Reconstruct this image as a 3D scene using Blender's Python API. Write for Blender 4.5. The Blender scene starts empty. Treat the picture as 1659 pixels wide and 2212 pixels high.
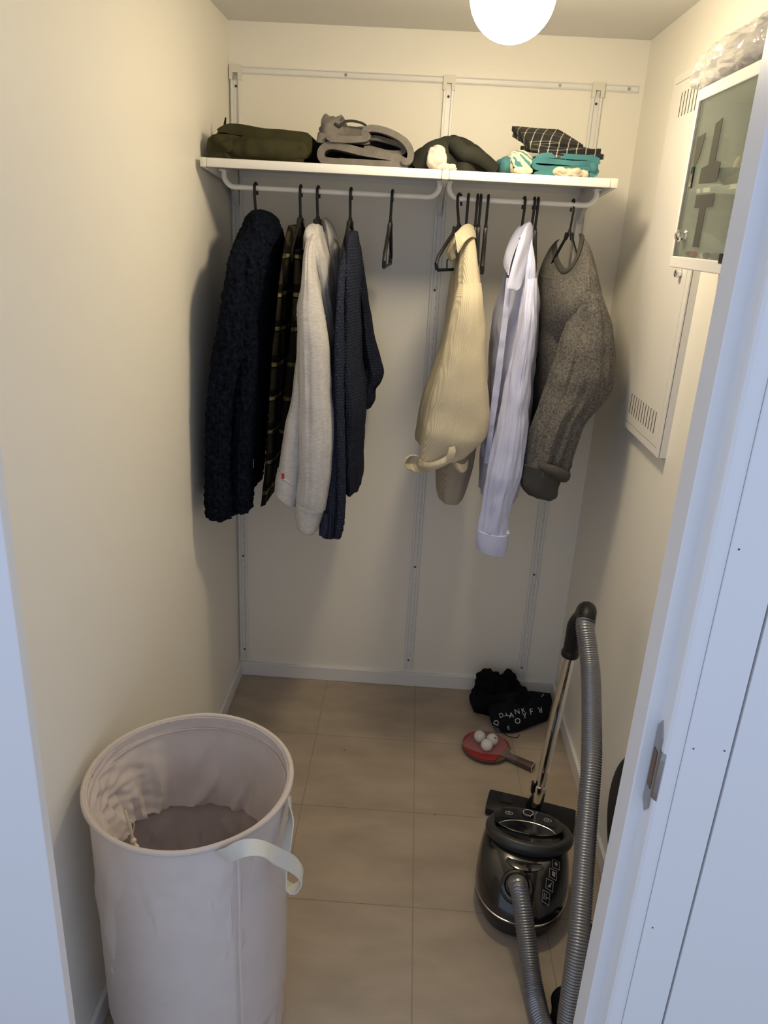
import bpy, bmesh, math, random
from mathutils import Vector, Matrix, noise
from mathutils.bvhtree import BVHTree

S = bpy.context.scene
COL = S.collection
# ------------------------------------------------------------------ camera
cam_d = bpy.data.cameras.new('camera'); cam = bpy.data.objects.new('camera', cam_d); COL.objects.link(cam)
cam_d.sensor_fit = 'HORIZONTAL'; cam_d.sensor_width = 36.0; cam_d.lens = 35.742; cam_d.clip_start = 0.02
_r = Vector((0.99776, 0.04404, 0.05040)); _u = Vector((-0.06261, 0.34802, 0.93539)); _f = Vector((-0.02366, 0.93645, -0.35000))
cam.matrix_world = Matrix(((_r.x, _u.x, -_f.x, 0.5895), (_r.y, _u.y, -_f.y, -2.5347), (_r.z, _u.z, -_f.z, 1.6511), (0, 0, 0, 1)))
S.camera = cam
# ------------------------------------------------------------------ world (cool daylight in the hall) and exposure
W = bpy.data.worlds.new('world'); S.world = W; W.use_nodes = True
_bg = W.node_tree.nodes['Background']; _bg.inputs[0].default_value = (0.64, 0.75, 1.0, 1); _bg.inputs[1].default_value = 0.92
S.view_settings.view_transform = 'Standard'; S.view_settings.look = 'None'; S.view_settings.gamma = 1.0
S.view_settings.use_curve_mapping = False; S.view_settings.exposure = 0.0
LAMP_COLOR = (1.0, 0.83, 0.56); LAMP_STRENGTH = 37.5

# ------------------------------------------------------------------ materials
MATS = {}
def mat(name, col, rough=0.6, metal=0.0, bump=0.0, bscale=200.0, var=0.0, vscale=6.0, coat=0.0, sheen=0.0, stretch=None, detail=4.0, spec=0.5):
    m = bpy.data.materials.new(name); m.use_nodes = True; nt = m.node_tree; b = nt.nodes['Principled BSDF']
    b.inputs['Base Color'].default_value = (*col, 1); b.inputs['Roughness'].default_value = rough; b.inputs['Metallic'].default_value = metal
    b.inputs['Coat Weight'].default_value = coat; b.inputs['Sheen Weight'].default_value = sheen; b.inputs['Specular IOR Level'].default_value = spec
    co = nt.nodes.new('ShaderNodeTexCoord'); mp = nt.nodes.new('ShaderNodeMapping'); nt.links.new(co.outputs['Object'], mp.inputs[0])
    if stretch: mp.inputs['Scale'].default_value = stretch
    if var > 0:
        n = nt.nodes.new('ShaderNodeTexNoise'); n.inputs['Scale'].default_value = vscale; n.inputs['Detail'].default_value = detail
        nt.links.new(mp.outputs[0], n.inputs['Vector'])
        r = nt.nodes.new('ShaderNodeMapRange'); r.inputs[1].default_value = 0.3; r.inputs[2].default_value = 0.7
        r.inputs[3].default_value = 1 - var; r.inputs[4].default_value = 1 + var
        nt.links.new(n.outputs[0], r.inputs[0])
        mx = nt.nodes.new('ShaderNodeMix'); mx.data_type = 'RGBA'; mx.blend_type = 'MULTIPLY'; mx.inputs[0].default_value = 1.0
        mx.inputs[6].default_value = (*col, 1); nt.links.new(r.outputs[0], mx.inputs[7]); nt.links.new(mx.outputs[2], b.inputs['Base Color'])
    if bump > 0:
        n2 = nt.nodes.new('ShaderNodeTexNoise'); n2.inputs['Scale'].default_value = bscale; n2.inputs['Detail'].default_value = 3
        nt.links.new(mp.outputs[0], n2.inputs['Vector'])
        bp = nt.nodes.new('ShaderNodeBump'); bp.inputs['Strength'].default_value = bump; bp.inputs['Distance'].default_value = 0.004
        nt.links.new(n2.outputs[0], bp.inputs['Height']); nt.links.new(bp.outputs[0], b.inputs['Normal'])
    MATS[name] = m
    return m
def nodes(m): return m.node_tree.nodes, m.node_tree.links, m.node_tree.nodes['Principled BSDF']
def math_node(nt, op, a, b=None, c=None):
    n = nt.nodes.new('ShaderNodeMath'); n.operation = op
    for i, v in enumerate((a, b, c)):
        if v is None: continue
        if isinstance(v, (int, float)): n.inputs[i].default_value = v
        else: nt.links.new(v, n.inputs[i])
    return n.outputs[0]
def coords(nt):
    co = nt.nodes.new('ShaderNodeTexCoord'); sp = nt.nodes.new('ShaderNodeSeparateXYZ'); nt.links.new(co.outputs['Object'], sp.inputs[0])
    return co.outputs['Object'], sp.outputs[0], sp.outputs[1], sp.outputs[2]
def mixcol(nt, fac, a, b):
    mx = nt.nodes.new('ShaderNodeMix'); mx.data_type = 'RGBA'
    nt.links.new(fac, mx.inputs[0])
    for i, v in ((6, a), (7, b)):
        if isinstance(v, tuple): mx.inputs[i].default_value = (*v, 1)
        else: nt.links.new(v, mx.inputs[i])
    return mx.outputs[2]
def bump_from(nt, h, b, strength, dist=0.004):
    bp = nt.nodes.new('ShaderNodeBump'); bp.inputs['Strength'].default_value = strength; bp.inputs['Distance'].default_value = dist
    nt.links.new(h, bp.inputs['Height']); nt.links.new(bp.outputs[0], b.inputs['Normal'])

mat('wall', (0.90, 0.865, 0.775), 0.45, bump=0.05, bscale=300)
mat('ceiling', (0.80, 0.785, 0.75), 0.8)
mat('trim', (0.80, 0.795, 0.78), 0.35)
mat('frame_paint', (0.80, 0.80, 0.80), 0.3)
mat('tile', (0.40, 0.325, 0.245), 0.5, var=0.13, vscale=5, bump=0.06, bscale=120, stretch=(1, 2.2, 1))
mat('grout', (0.35, 0.295, 0.23), 0.85)
mat('white_metal', (0.82, 0.81, 0.78), 0.32)
mat('white_plastic', (0.76, 0.73, 0.64), 0.45)
mat('dark_hole', (0.02, 0.018, 0.016), 0.9)
mat('slot', (0.50, 0.48, 0.45), 0.8)
mat('black_plastic', (0.009, 0.009, 0.010), 0.45, spec=0.35)
mat('black_gloss', (0.010, 0.010, 0.011), 0.12, coat=0.5)
mat('vac_shell', (0.015, 0.0135, 0.0125), 0.16, metal=0.1, coat=0.6)
mat('vac_base', (0.012, 0.012, 0.012), 0.35)
mat('vac_handle', (0.03, 0.03, 0.029), 0.38)
mat('silver', (0.65, 0.64, 0.62), 0.25, metal=1.0)
mat('chrome', (0.80, 0.80, 0.80), 0.08, metal=1.0)
mat('steel', (0.42, 0.41, 0.40), 0.35, metal=1.0)
mat('hose', (0.26, 0.265, 0.28), 0.32, metal=0.75)
mat('print_white', (0.62, 0.62, 0.62), 0.5)
mat('print_grey', (0.22, 0.22, 0.22), 0.5)
mat('fleece', (0.0042, 0.0062, 0.0125), 0.95, var=0.8, vscale=90, bump=1.0, bscale=130, spec=0.08)
mat('fleece_in', (0.004, 0.005, 0.009), 0.95)
mat('hoodie', (0.53, 0.515, 0.515), 0.9, var=0.12, vscale=70, bump=0.3, bscale=420, spec=0.2, stretch=(1, 1, 3.5))
mat('red', (0.42, 0.02, 0.035), 0.7)
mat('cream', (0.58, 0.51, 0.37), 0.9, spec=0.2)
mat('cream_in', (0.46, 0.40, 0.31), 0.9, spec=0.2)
mat('blue_shirt', (0.55, 0.58, 0.80), 0.7, bump=0.08, bscale=500)
mat('pearl', (0.75, 0.74, 0.72), 0.2)
mat('grey_sweat', (0.125, 0.117, 0.108), 0.95, spec=0.15, var=0.42, vscale=190, bump=0.6, bscale=300, detail=2)
mat('grey_rib', (0.070, 0.067, 0.063), 0.95, spec=0.15, bump=0.3, bscale=350)
mat('olive', (0.045, 0.042, 0.019), 0.9, spec=0.15, var=0.15, vscale=25, bump=0.25, bscale=400)
mat('olive_dark', (0.022, 0.021, 0.012), 0.9, spec=0.15)
mat('grey_pants', (0.155, 0.143, 0.128), 0.95, var=0.12, vscale=60, bump=0.4, bscale=420)
mat('cord_dark', (0.022, 0.021, 0.020), 0.8)
mat('dark_green', (0.026, 0.027, 0.021), 0.8, spec=0.2, var=0.1, vscale=20, bump=0.12, bscale=300)
mat('pink_white', (0.62, 0.53, 0.46), 0.9, bump=0.2, bscale=300)
mat('teal', (0.050, 0.185, 0.205), 0.9, var=0.1, vscale=30, bump=0.3, bscale=400)
mat('cream_cloth', (0.60, 0.52, 0.40), 0.9, bump=0.2, bscale=300)
mat('black_cloth', (0.004, 0.0042, 0.006), 0.9, spec=0.15, bump=0.25, bscale=300)
mat('navy_black', (0.006, 0.007, 0.011), 0.85, spec=0.2, bump=0.2, bscale=300)
mat('black_bag', (0.006, 0.006, 0.009), 0.55)
mat('hamper', (0.66, 0.575, 0.52), 0.95, var=0.05, vscale=9, bump=0.22, bscale=600)
mat('hamper_rim', (0.60, 0.52, 0.45), 0.95, bump=0.2, bscale=500)
mat('webbing', (0.66, 0.63, 0.54), 0.8, bump=0.3, bscale=700)
mat('cord', (0.72, 0.62, 0.46), 0.85)
mat('paddle_red', (0.30, 0.022, 0.028), 0.6)
mat('paddle_wood', (0.14, 0.08, 0.045), 0.5)
mat('paddle_grip', (0.09, 0.055, 0.04), 0.5)
mat('ball', (0.80, 0.77, 0.72), 0.4)
mat('cab_white', (0.80, 0.775, 0.735), 0.35)
mat('cab_in', (0.78, 0.77, 0.68), 0.6)
mat('letter_grey', (0.085, 0.085, 0.075), 0.7, spec=0.1)
mat('bottle_green', (0.10, 0.115, 0.08), 0.4)
mat('beige_thing', (0.62, 0.50, 0.36), 0.6)

# globe glass: gives the room's light
m = mat('globe', (1, 1, 1), 0.3); n, l, b = nodes(m)
b.inputs['Emission Color'].default_value = (*LAMP_COLOR, 1)
# uneven emission, shaped to brighten the lower room and dim the upper walls
_g = n.new('ShaderNodeNewGeometry'); _s = n.new('ShaderNodeSeparateXYZ'); l.new(_g.outputs['Normal'], _s.inputs[0])
_mr = n.new('ShaderNodeMapRange'); _mr.interpolation_type = 'SMOOTHSTEP'; l.new(_s.outputs[2], _mr.inputs[0])
_mr.inputs[1].default_value = -1.0; _mr.inputs[2].default_value = 0.12; _mr.inputs[3].default_value = 3.0 * LAMP_STRENGTH; _mr.inputs[4].default_value = 0.20 * LAMP_STRENGTH
l.new(_mr.outputs[0], b.inputs['Emission Strength'])
# greenish cabinet glass
m = mat('cab_glass', (0.70, 0.82, 0.70), 0.03); n, l, b = nodes(m)
b.inputs['Roughness'].default_value = 0.02; b.inputs['Base Color'].default_value = (0.45, 0.48, 0.43, 1)
tr = n.new('ShaderNodeBsdfTransparent'); tr.inputs[0].default_value = (0.90, 0.935, 0.90, 1)
mx = n.new('ShaderNodeMixShader'); mx.inputs[0].default_value = 0.20
l.new(tr.outputs[0], mx.inputs[1]); l.new(b.outputs[0], mx.inputs[2]); l.new(mx.outputs[0], n['Material Output'].inputs[0])
# clear polythene
def film(name, alpha, col=(0.9, 0.9, 0.9), bscale=25.0, bump=0.8):
    m = mat(name, col, 0.12, bump=bump, bscale=bscale); n, l, b = nodes(m)
    tr = n.new('ShaderNodeBsdfTransparent'); mx = n.new('ShaderNodeMixShader'); mx.inputs[0].default_value = alpha
    l.new(tr.outputs[0], mx.inputs[1]); l.new(b.outputs[0], mx.inputs[2]); l.new(mx.outputs[0], n['Material Output'].inputs[0])
film('film', 0.06)
film('wrap', 0.40, (0.90, 0.89, 0.87), 20.0, 1.0)
_nt = MATS['wrap'].node_tree; _v = _nt.nodes.new('ShaderNodeTexVoronoi'); _v.inputs['Scale'].default_value = 26; _v.feature = 'DISTANCE_TO_EDGE'
_c = _nt.nodes.new('ShaderNodeTexCoord'); _w = _nt.nodes.new('ShaderNodeMapping'); _w.inputs['Scale'].default_value = (1.4, 0.5, 1.4)
_nt.links.new(_c.outputs['Object'], _w.inputs[0]); _nt.links.new(_w.outputs[0], _v.inputs['Vector'])
_b = [q for q in _nt.nodes if q.type == 'BUMP'][0]; _b.inputs['Distance'].default_value = 0.03; _nt.links.new(_v.outputs['Distance'], _b.inputs['Height'])
mat('wrapped_white', (0.50, 0.47, 0.44), 0.7, bump=0.8, bscale=40)

# plaid flannel: dark ground, olive bands across, thin gold lines
m = mat('plaid', (0.02, 0.018, 0.013), 0.95, spec=0.12); nt = m.node_tree; n, l, b = nodes(m)
vec, x, y, z = coords(nt)
ns = nt.nodes.new('ShaderNodeTexNoise'); ns.inputs['Scale'].default_value = 9; nt.links.new(vec, ns.inputs[0])
zz = math_node(nt, 'ADD', z, math_node(nt, 'MULTIPLY', ns.outputs[0], 0.02))
fz = math_node(nt, 'FRACT', math_node(nt, 'MULTIPLY', zz, 1 / 0.094))
band = math_node(nt, 'LESS_THAN', fz, 0.62)
gold = math_node(nt, 'MULTIPLY', math_node(nt, 'GREATER_THAN', fz, 0.67), math_node(nt, 'LESS_THAN', fz, 0.78))
fy = math_node(nt, 'FRACT', math_node(nt, 'MULTIPLY', math_node(nt, 'ADD', y, math_node(nt, 'MULTIPLY', x, 0.8)), 1 / 0.07))
vert = math_node(nt, 'LESS_THAN', fy, 0.5)
wv = nt.nodes.new('ShaderNodeTexWave'); wv.bands_direction = 'Z'; wv.inputs['Scale'].default_value = 95; wv.inputs['Distortion'].default_value = 1.0; nt.links.new(vec, wv.inputs[0])
thr = math_node(nt, 'GREATER_THAN', wv.outputs['Fac'], 0.35)
c1 = mixcol(nt, math_node(nt, 'MULTIPLY', band, vert), (0.007, 0.0065, 0.005), (0.036, 0.031, 0.016))
c2 = mixcol(nt, math_node(nt, 'MULTIPLY', math_node(nt, 'MULTIPLY', gold, thr), math_node(nt, 'ADD', math_node(nt, 'MULTIPLY', vert, 0.65), 0.25)), c1, (0.46, 0.36, 0.15))
l.new(c2, b.inputs['Base Color']); bump_from(nt, wv.outputs['Fac'], b, 0.4)
# navy knit: bumpy cables
def knit(name, col, sc, rib=False):
    m = mat(name, col, 0.95, spec=0.12); nt = m.node_tree; n, l, b = nodes(m)
    vec, x, y, z = coords(nt)
    if rib:
        h = math_node(nt, 'SINE', math_node(nt, 'MULTIPLY', math_node(nt, 'ADD', y, x), 2 * math.pi / 0.011))
        h = math_node(nt, 'MULTIPLY_ADD', h, 0.5, 0.5)
    else:
        # columns of V-shaped stitches
        u = math_node(nt, 'MULTIPLY', math_node(nt, 'ADD', math_node(nt, 'ADD', y, x), math_node(nt, 'MULTIPLY', z, 0.30)), 1 / sc)
        v = math_node(nt, 'ABSOLUTE', math_node(nt, 'MULTIPLY_ADD', math_node(nt, 'FRACT', u), 2.0, -1.0))
        st = math_node(nt, 'SINE', math_node(nt, 'MULTIPLY', math_node(nt, 'ADD', math_node(nt, 'MULTIPLY', z, 1 / (sc * 0.62)), math_node(nt, 'MULTIPLY', v, 0.75)), 2 * math.pi))
        col_ = math_node(nt, 'SUBTRACT', 1.0, math_node(nt, 'POWER', math_node(nt, 'ABSOLUTE', math_node(nt, 'MULTIPLY_ADD', v, 2.0, -1.0)), 3.0))
        h = math_node(nt, 'MULTIPLY', math_node(nt, 'MULTIPLY_ADD', st, 0.4, 0.6), math_node(nt, 'MULTIPLY_ADD', col_, 0.7, 0.3))
    cc = mixcol(nt, h, tuple(v * 0.45 for v in col), tuple(v * 1.35 for v in col))
    l.new(cc, b.inputs['Base Color']); bump_from(nt, h, b, 0.9, 0.006)
knit('knit', (0.036, 0.044, 0.076), 0.013)
knit('knit_rib', (0.030, 0.036, 0.064), 0.012, True)
# corduroy: fine vertical wales
for nm, dark in (('cream', 0.88), ('cream_in', 0.9)):
    m = MATS[nm]; nt = m.node_tree; n, l, b = nodes(m); vec, x, y, z = coords(nt)
    ph = math_node(nt, 'ADD', math_node(nt, 'MULTIPLY', x, 1.0), math_node(nt, 'ADD', math_node(nt, 'MULTIPLY', y, 0.6), math_node(nt, 'MULTIPLY', z, -0.17)))
    h = math_node(nt, 'MULTIPLY_ADD', math_node(nt, 'SINE', math_node(nt, 'MULTIPLY', ph, 2 * math.pi / 0.0036)), 0.5, 0.5)
    base = tuple(b.inputs['Base Color'].default_value)[:3]
    l.new(mixcol(nt, h, tuple(v * dark for v in base), tuple(v * 1.08 for v in base)), b.inputs['Base Color']); bump_from(nt, h, b, 0.35, 0.002)
# black shirt with thin cream window-pane lines
m = mat('windowpane', (0.012, 0.012, 0.014), 0.9); nt = m.node_tree; n, l, b = nodes(m); vec, x, y, z = coords(nt)
gx = math_node(nt, 'FRACT', math_node(nt, 'MULTIPLY', math_node(nt, 'ADD', x, math_node(nt, 'MULTIPLY', y, -0.25)), 1 / 0.024))
gy = math_node(nt, 'FRACT', math_node(nt, 'MULTIPLY', math_node(nt, 'SUBTRACT', y, math_node(nt, 'MULTIPLY', z, 0.9)), 1 / 0.03))
sx = math_node(nt, 'LESS_THAN', gx, 0.12); sy = math_node(nt, 'LESS_THAN', gy, 0.09)
lines = math_node(nt, 'MAXIMUM', sx, math_node(nt, 'MULTIPLY', sy, 0.4))
both = math_node(nt, 'MULTIPLY', sx, sy)
c1 = mixcol(nt, math_node(nt, 'MULTIPLY', lines, 0.75), (0.012, 0.012, 0.014), (0.42, 0.39, 0.30))
l.new(mixcol(nt, both, c1, (0.75, 0.70, 0.55)), b.inputs['Base Color'])
# cream cloth with teal leaves
m = mat('leaf_print', (0.6, 0.55, 0.42), 0.9); nt = m.node_tree; n, l, b = nodes(m); vec, x, y, z = coords(nt)
wv = nt.nodes.new('ShaderNodeTexWave'); wv.inputs['Scale'].default_value = 22; wv.inputs['Distortion'].default_value = 6; wv.inputs['Detail Scale'].default_value = 1.2
wv.bands_direction = 'DIAGONAL'; nt.links.new(vec, wv.inputs[0])
nz = nt.nodes.new('ShaderNodeTexNoise'); nz.inputs['Scale'].default_value = 14; nt.links.new(vec, nz.inputs[0])
f = math_node(nt, 'MULTIPLY', math_node(nt, 'GREATER_THAN', wv.outputs['Fac'], 0.62), math_node(nt, 'GREATER_THAN', nz.outputs[0], 0.42))
l.new(mixcol(nt, f, (0.62, 0.56, 0.42), (0.06, 0.20, 0.22)), b.inputs['Base Color'])

# ------------------------------------------------------------------ object helpers
def tag(o, label=None, cat=None, group=None, kind=None):
    if label: o['label'] = label
    if cat: o['category'] = cat
    if group: o['group'] = group
    if kind: o['kind'] = kind
    return o
def origin(o):
    p = Vector((0, 0, 0))
    while o is not None: p += o.location; o = o.parent
    return p
def thing(name, label, cat, loc, group=None):
    o = bpy.data.objects.new(name, None); COL.objects.link(o); o.location = loc; o.empty_display_size = 0.05
    return tag(o, label, cat, group)
def obj(name, bm, material, parent=None, loc=None, smooth=True, label=None):
    """link a bmesh given in world coordinates as one mesh object"""
    bmesh.ops.recalc_face_normals(bm, faces=bm.faces[:])
    me = bpy.data.meshes.new(name)
    p = origin(parent) if parent is not None else Vector(loc or (0, 0, 0))
    extra = Vector(loc) - p if (parent is not None and loc is not None) else Vector((0, 0, 0))
    bmesh.ops.translate(bm, verts=bm.verts[:], vec=-(p + extra))
    bm.to_mesh(me); bm.free()
    if smooth:
        me.polygons.foreach_set('use_smooth', [True] * len(me.polygons))
        try: me.set_sharp_from_angle(angle=math.radians(38))
        except Exception: pass
    me.materials.append(MATS[material])
    o = bpy.data.objects.new(name, me); COL.objects.link(o)
    if parent is not None: o.parent = parent; o.location = extra
    else: o.location = p
    if label: o['label'] = label
    return o
def structure(name, bm, material, parent=None, smooth=False, loc=None):
    o = obj(name, bm, material, parent, smooth=smooth, loc=loc)
    if parent is None: o['kind'] = 'structure'
    return o
def BM(): return bmesh.new()
def box(bm, x0, x1, y0, y1, z0, z1, bev=0.0, seg=2):
    r = bmesh.ops.create_cube(bm, size=1.0)
    bmesh.ops.scale(bm, verts=r['verts'], vec=(x1 - x0, y1 - y0, z1 - z0))
    bmesh.ops.translate(bm, verts=r['verts'], vec=((x0 + x1) / 2, (y0 + y1) / 2, (z0 + z1) / 2))
    if bev > 0:
        es = list({e for v in r['verts'] for e in v.link_edges})
        bmesh.ops.bevel(bm, geom=es, offset=bev, segments=seg, affect='EDGES', profile=0.5)
    return bm
def prism(bm, poly, axis, a, b, bev=0.0):
    """extrude a closed 2D outline along an axis from a to b"""
    def P(u, v, w): return {'x': (w, u, v), 'y': (u, w, v), 'z': (u, v, w)}[axis]
    n = len(poly)
    va = [bm.verts.new(P(u, v, a)) for u, v in poly]; vb = [bm.verts.new(P(u, v, b)) for u, v in poly]
    fs = [bm.faces.new(va), bm.faces.new(vb[::-1])]
    for i in range(n): fs.append(bm.faces.new((va[i], va[(i + 1) % n], vb[(i + 1) % n], vb[i])))
    if bev > 0:
        es = [e for f in fs[:2] for e in f.edges]
        bmesh.ops.bevel(bm, geom=es, offset=bev, segments=2, affect='EDGES', profile=0.5)
    return bm
def crom(P, t):
    """Catmull-Rom through lists of equal-length tuples, t in 0..len-1"""
    n = len(P); i = min(int(t), n - 2); f = t - i
    p0 = P[max(i - 1, 0)]; p1 = P[i]; p2 = P[i + 1]; p3 = P[min(i + 2, n - 1)]
    out = []
    for a, b, c, d in zip(p0, p1, p2, p3):
        out.append(0.5 * (2 * b + (c - a) * f + (2 * a - 5 * b + 4 * c - d) * f * f + (3 * b - a - 3 * c + d) * f ** 3))
    return out
def resample(P, n):
    """n points equally spaced along the Catmull-Rom curve"""
    F = [Vector(crom(P, (len(P) - 1) * i / 400.0)) for i in range(401)]
    L = [0.0]
    for i in range(400): L.append(L[-1] + (F[i + 1] - F[i]).length)
    out = []; j = 0
    for k in range(n):
        s = L[-1] * k / (n - 1)
        while j < 399 and L[j + 1] < s: j += 1
        d = L[j + 1] - L[j]; out.append(F[j].lerp(F[j + 1], (s - L[j]) / d if d > 1e-9 else 0))
    return out
def tube(bm, path, rad, seg=10, n=None, caps=True, flat=1.0, up=None):
    """round (or flattened) tube along a path; rad a number or a function of 0..1"""
    pts = resample([tuple(p) for p in path], n) if n else [Vector(p) for p in path]
    N = len(pts); rings = []; prev = None
    for i, p in enumerate(pts):
        t = (pts[min(i + 1, N - 1)] - pts[max(i - 1, 0)]).normalized()
        if up is not None: a = Vector(up) - t * t.dot(Vector(up))
        elif prev is None:
            a = t.orthogonal()
        else: a = prev - t * t.dot(prev)
        a.normalize(); prev = a; c = t.cross(a)
        r = rad(i / (N - 1)) if callable(rad) else rad
        rings.append([bm.verts.new(p + a * (r * math.cos(2 * math.pi * k / seg)) + c * (r * flat * math.sin(2 * math.pi * k / seg))) for k in range(seg)])
    for i in range(N - 1):
        for k in range(seg):
            bm.faces.new((rings[i][k], rings[i][(k + 1) % seg], rings[i + 1][(k + 1) % seg], rings[i + 1][k]))
    if caps:
        bm.faces.new(rings[0][::-1]); bm.faces.new(rings[-1])
    return bm
def loft(bm, rows, n=40, seg=40, wr=0.004, freq=3, seed=0.0, exp=2.0, hollow=0.03, fuzz=0.0, fuzz_s=60.0, top_close=True, drape=1.0, zig=0.0, crease=0.0, seams=()):
    """cloth tube through elliptic rings (x, y, z, rx, ry[, slope]); hanging folds, open hem with an inner face"""
    R = [tuple(r) + ((0.0,) if len(r) == 5 else ()) for r in rows]
    rings = []
    for i in range(n):
        t = i / (n - 1); x, y, z, rx, ry, sl = crom(R, t * (len(R) - 1))
        rx = max(rx, 0.004); ry = max(ry, 0.004); ring = []
        for k in range(seg):
            th = 2 * math.pi * k / seg; c, s = math.cos(th), math.sin(th)
            ex = math.copysign(abs(c) ** (2 / exp), c); ey = math.copysign(abs(s) ** (2 / exp), s)
            fold = noise.noise(Vector((c * freq + seed, s * freq, z * 1.6 + seed))) + 0.5 * noise.noise(Vector((c * freq * 2.2, s * freq * 2.2 + seed, z * 5 + seed)))
            cross = noise.noise(Vector((c * 1.5 + seed, s * 1.5 + seed, z * 18)))
            w = wr * (fold * (0.35 + 0.65 * t) * drape * 1.6 + 0.7 * cross)
            for sm in seams:
                if abs(t - sm) < 0.6 / (n - 1): w += 0.0010
                elif abs(t - sm) < 1.6 / (n - 1): w -= 0.0008
            if crease: w -= crease * ((1 - abs(noise.noise(Vector((c * 1.6 + seed, s * 1.6 + z * 1.5, z * 4.5 + c * 2.0))))) ** 7 + 0.7 * (1 - abs(noise.noise(Vector((c * 2.4 - seed, s * 2.4 - z * 2, z * 7.0 - c * 3.0))))) ** 8)
            px, py, pz = x + rx * ex, y + ry * ey, z + sl * rx * ex
            nx, ny = c / rx, s / ry; nl = math.hypot(nx, ny); nx /= nl; ny /= nl
            if fuzz > 0: w += fuzz * noise.noise(Vector((px, py, pz)) * fuzz_s) + 0.6 * fuzz * noise.noise(Vector((px, py, pz)) * fuzz_s * 2.3)
            if zig > 0 and i == n - 1: pz += zig * noise.noise(Vector((px * 60, py * 60, seed)))
            ring.append(bm.verts.new((px + nx * w, py + ny * w, pz)))
        rings.append(ring)
    for i in range(n - 1):
        for k in range(seg):
            bm.faces.new((rings[i][k], rings[i][(k + 1) % seg], rings[i + 1][(k + 1) % seg], rings[i + 1][k]))
    if top_close:
        c = Vector((0, 0, 0))
        for v in rings[0]: c += v.co
        c /= seg; tv = bm.verts.new(c + Vector((0, 0, 0.004)))
        for k in range(seg): bm.faces.new((rings[0][(k + 1) % seg], rings[0][k], tv))
    if hollow > 0:
        last = rings[-1]; c = Vector((0, 0, 0))
        for v in last: c += v.co
        c /= seg
        inner = [bm.verts.new(c + (v.co - c) * 0.90 + Vector((0, 0, 0.001))) for v in last]
        deep = [bm.verts.new(c + (v.co - c) * 0.82 + Vector((0, 0, hollow))) for v in last]
        for k in range(seg):
            k2 = (k + 1) % seg
            bm.faces.new((last[k], last[k2], inner[k2], inner[k])); bm.faces.new((inner[k], inner[k2], deep[k2], deep[k]))
        bm.faces.new(deep)
    return bm
def patch(bm, grid, nu=14, nv=14, th=0.004, wr=0.0, wf=20.0, seed=0.0):
    """smooth sheet through a grid of points, given a thickness"""
    rowsI = []
    for r in grid: rowsI.append([crom([tuple(p) for p in r], (len(r) - 1) * j / (nv - 1)) for j in range(nv)])
    P = [[None] * nv for _ in range(nu)]
    for j in range(nv):
        colp = [tuple(rowsI[i][j]) for i in range(len(grid))]
        for i in range(nu): P[i][j] = Vector(crom(colp, (len(colp) - 1) * i / (nu - 1)))
    Nn = [[None] * nv for _ in range(nu)]
    for i in range(nu):
        for j in range(nv):
            a = P[min(i + 1, nu - 1)][j] - P[max(i - 1, 0)][j]; b = P[i][min(j + 1, nv - 1)] - P[i][max(j - 1, 0)]
            q = a.cross(b); Nn[i][j] = q.normalized() if q.length > 1e-12 else Vector((0, -1, 0))
    T = [[None] * nv for _ in range(nu)]; B = [[None] * nv for _ in range(nu)]
    for i in range(nu):
        for j in range(nv):
            w = wr * noise.noise(P[i][j] * wf + Vector((seed, seed, 0))) if wr else 0.0
            T[i][j] = bm.verts.new(P[i][j] + Nn[i][j] * (th / 2 + w)); B[i][j] = bm.verts.new(P[i][j] + Nn[i][j] * (-th / 2 + w))
    for i in range(nu - 1):
        for j in range(nv - 1):
            bm.faces.new((T[i][j], T[i + 1][j], T[i + 1][j + 1], T[i][j + 1])); bm.faces.new((B[i][j], B[i][j + 1], B[i + 1][j + 1], B[i + 1][j]))
    for i in range(nu - 1):
        bm.faces.new((T[i][0], B[i][0], B[i + 1][0], T[i + 1][0])); bm.faces.new((T[i][-1], T[i + 1][-1], B[i + 1][-1], B[i][-1]))
    for j in range(nv - 1):
        bm.faces.new((T[0][j], T[0][j + 1], B[0][j + 1], B[0][j])); bm.faces.new((T[-1][j], B[-1][j], B[-1][j + 1], T[-1][j + 1]))
    return bm
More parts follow.
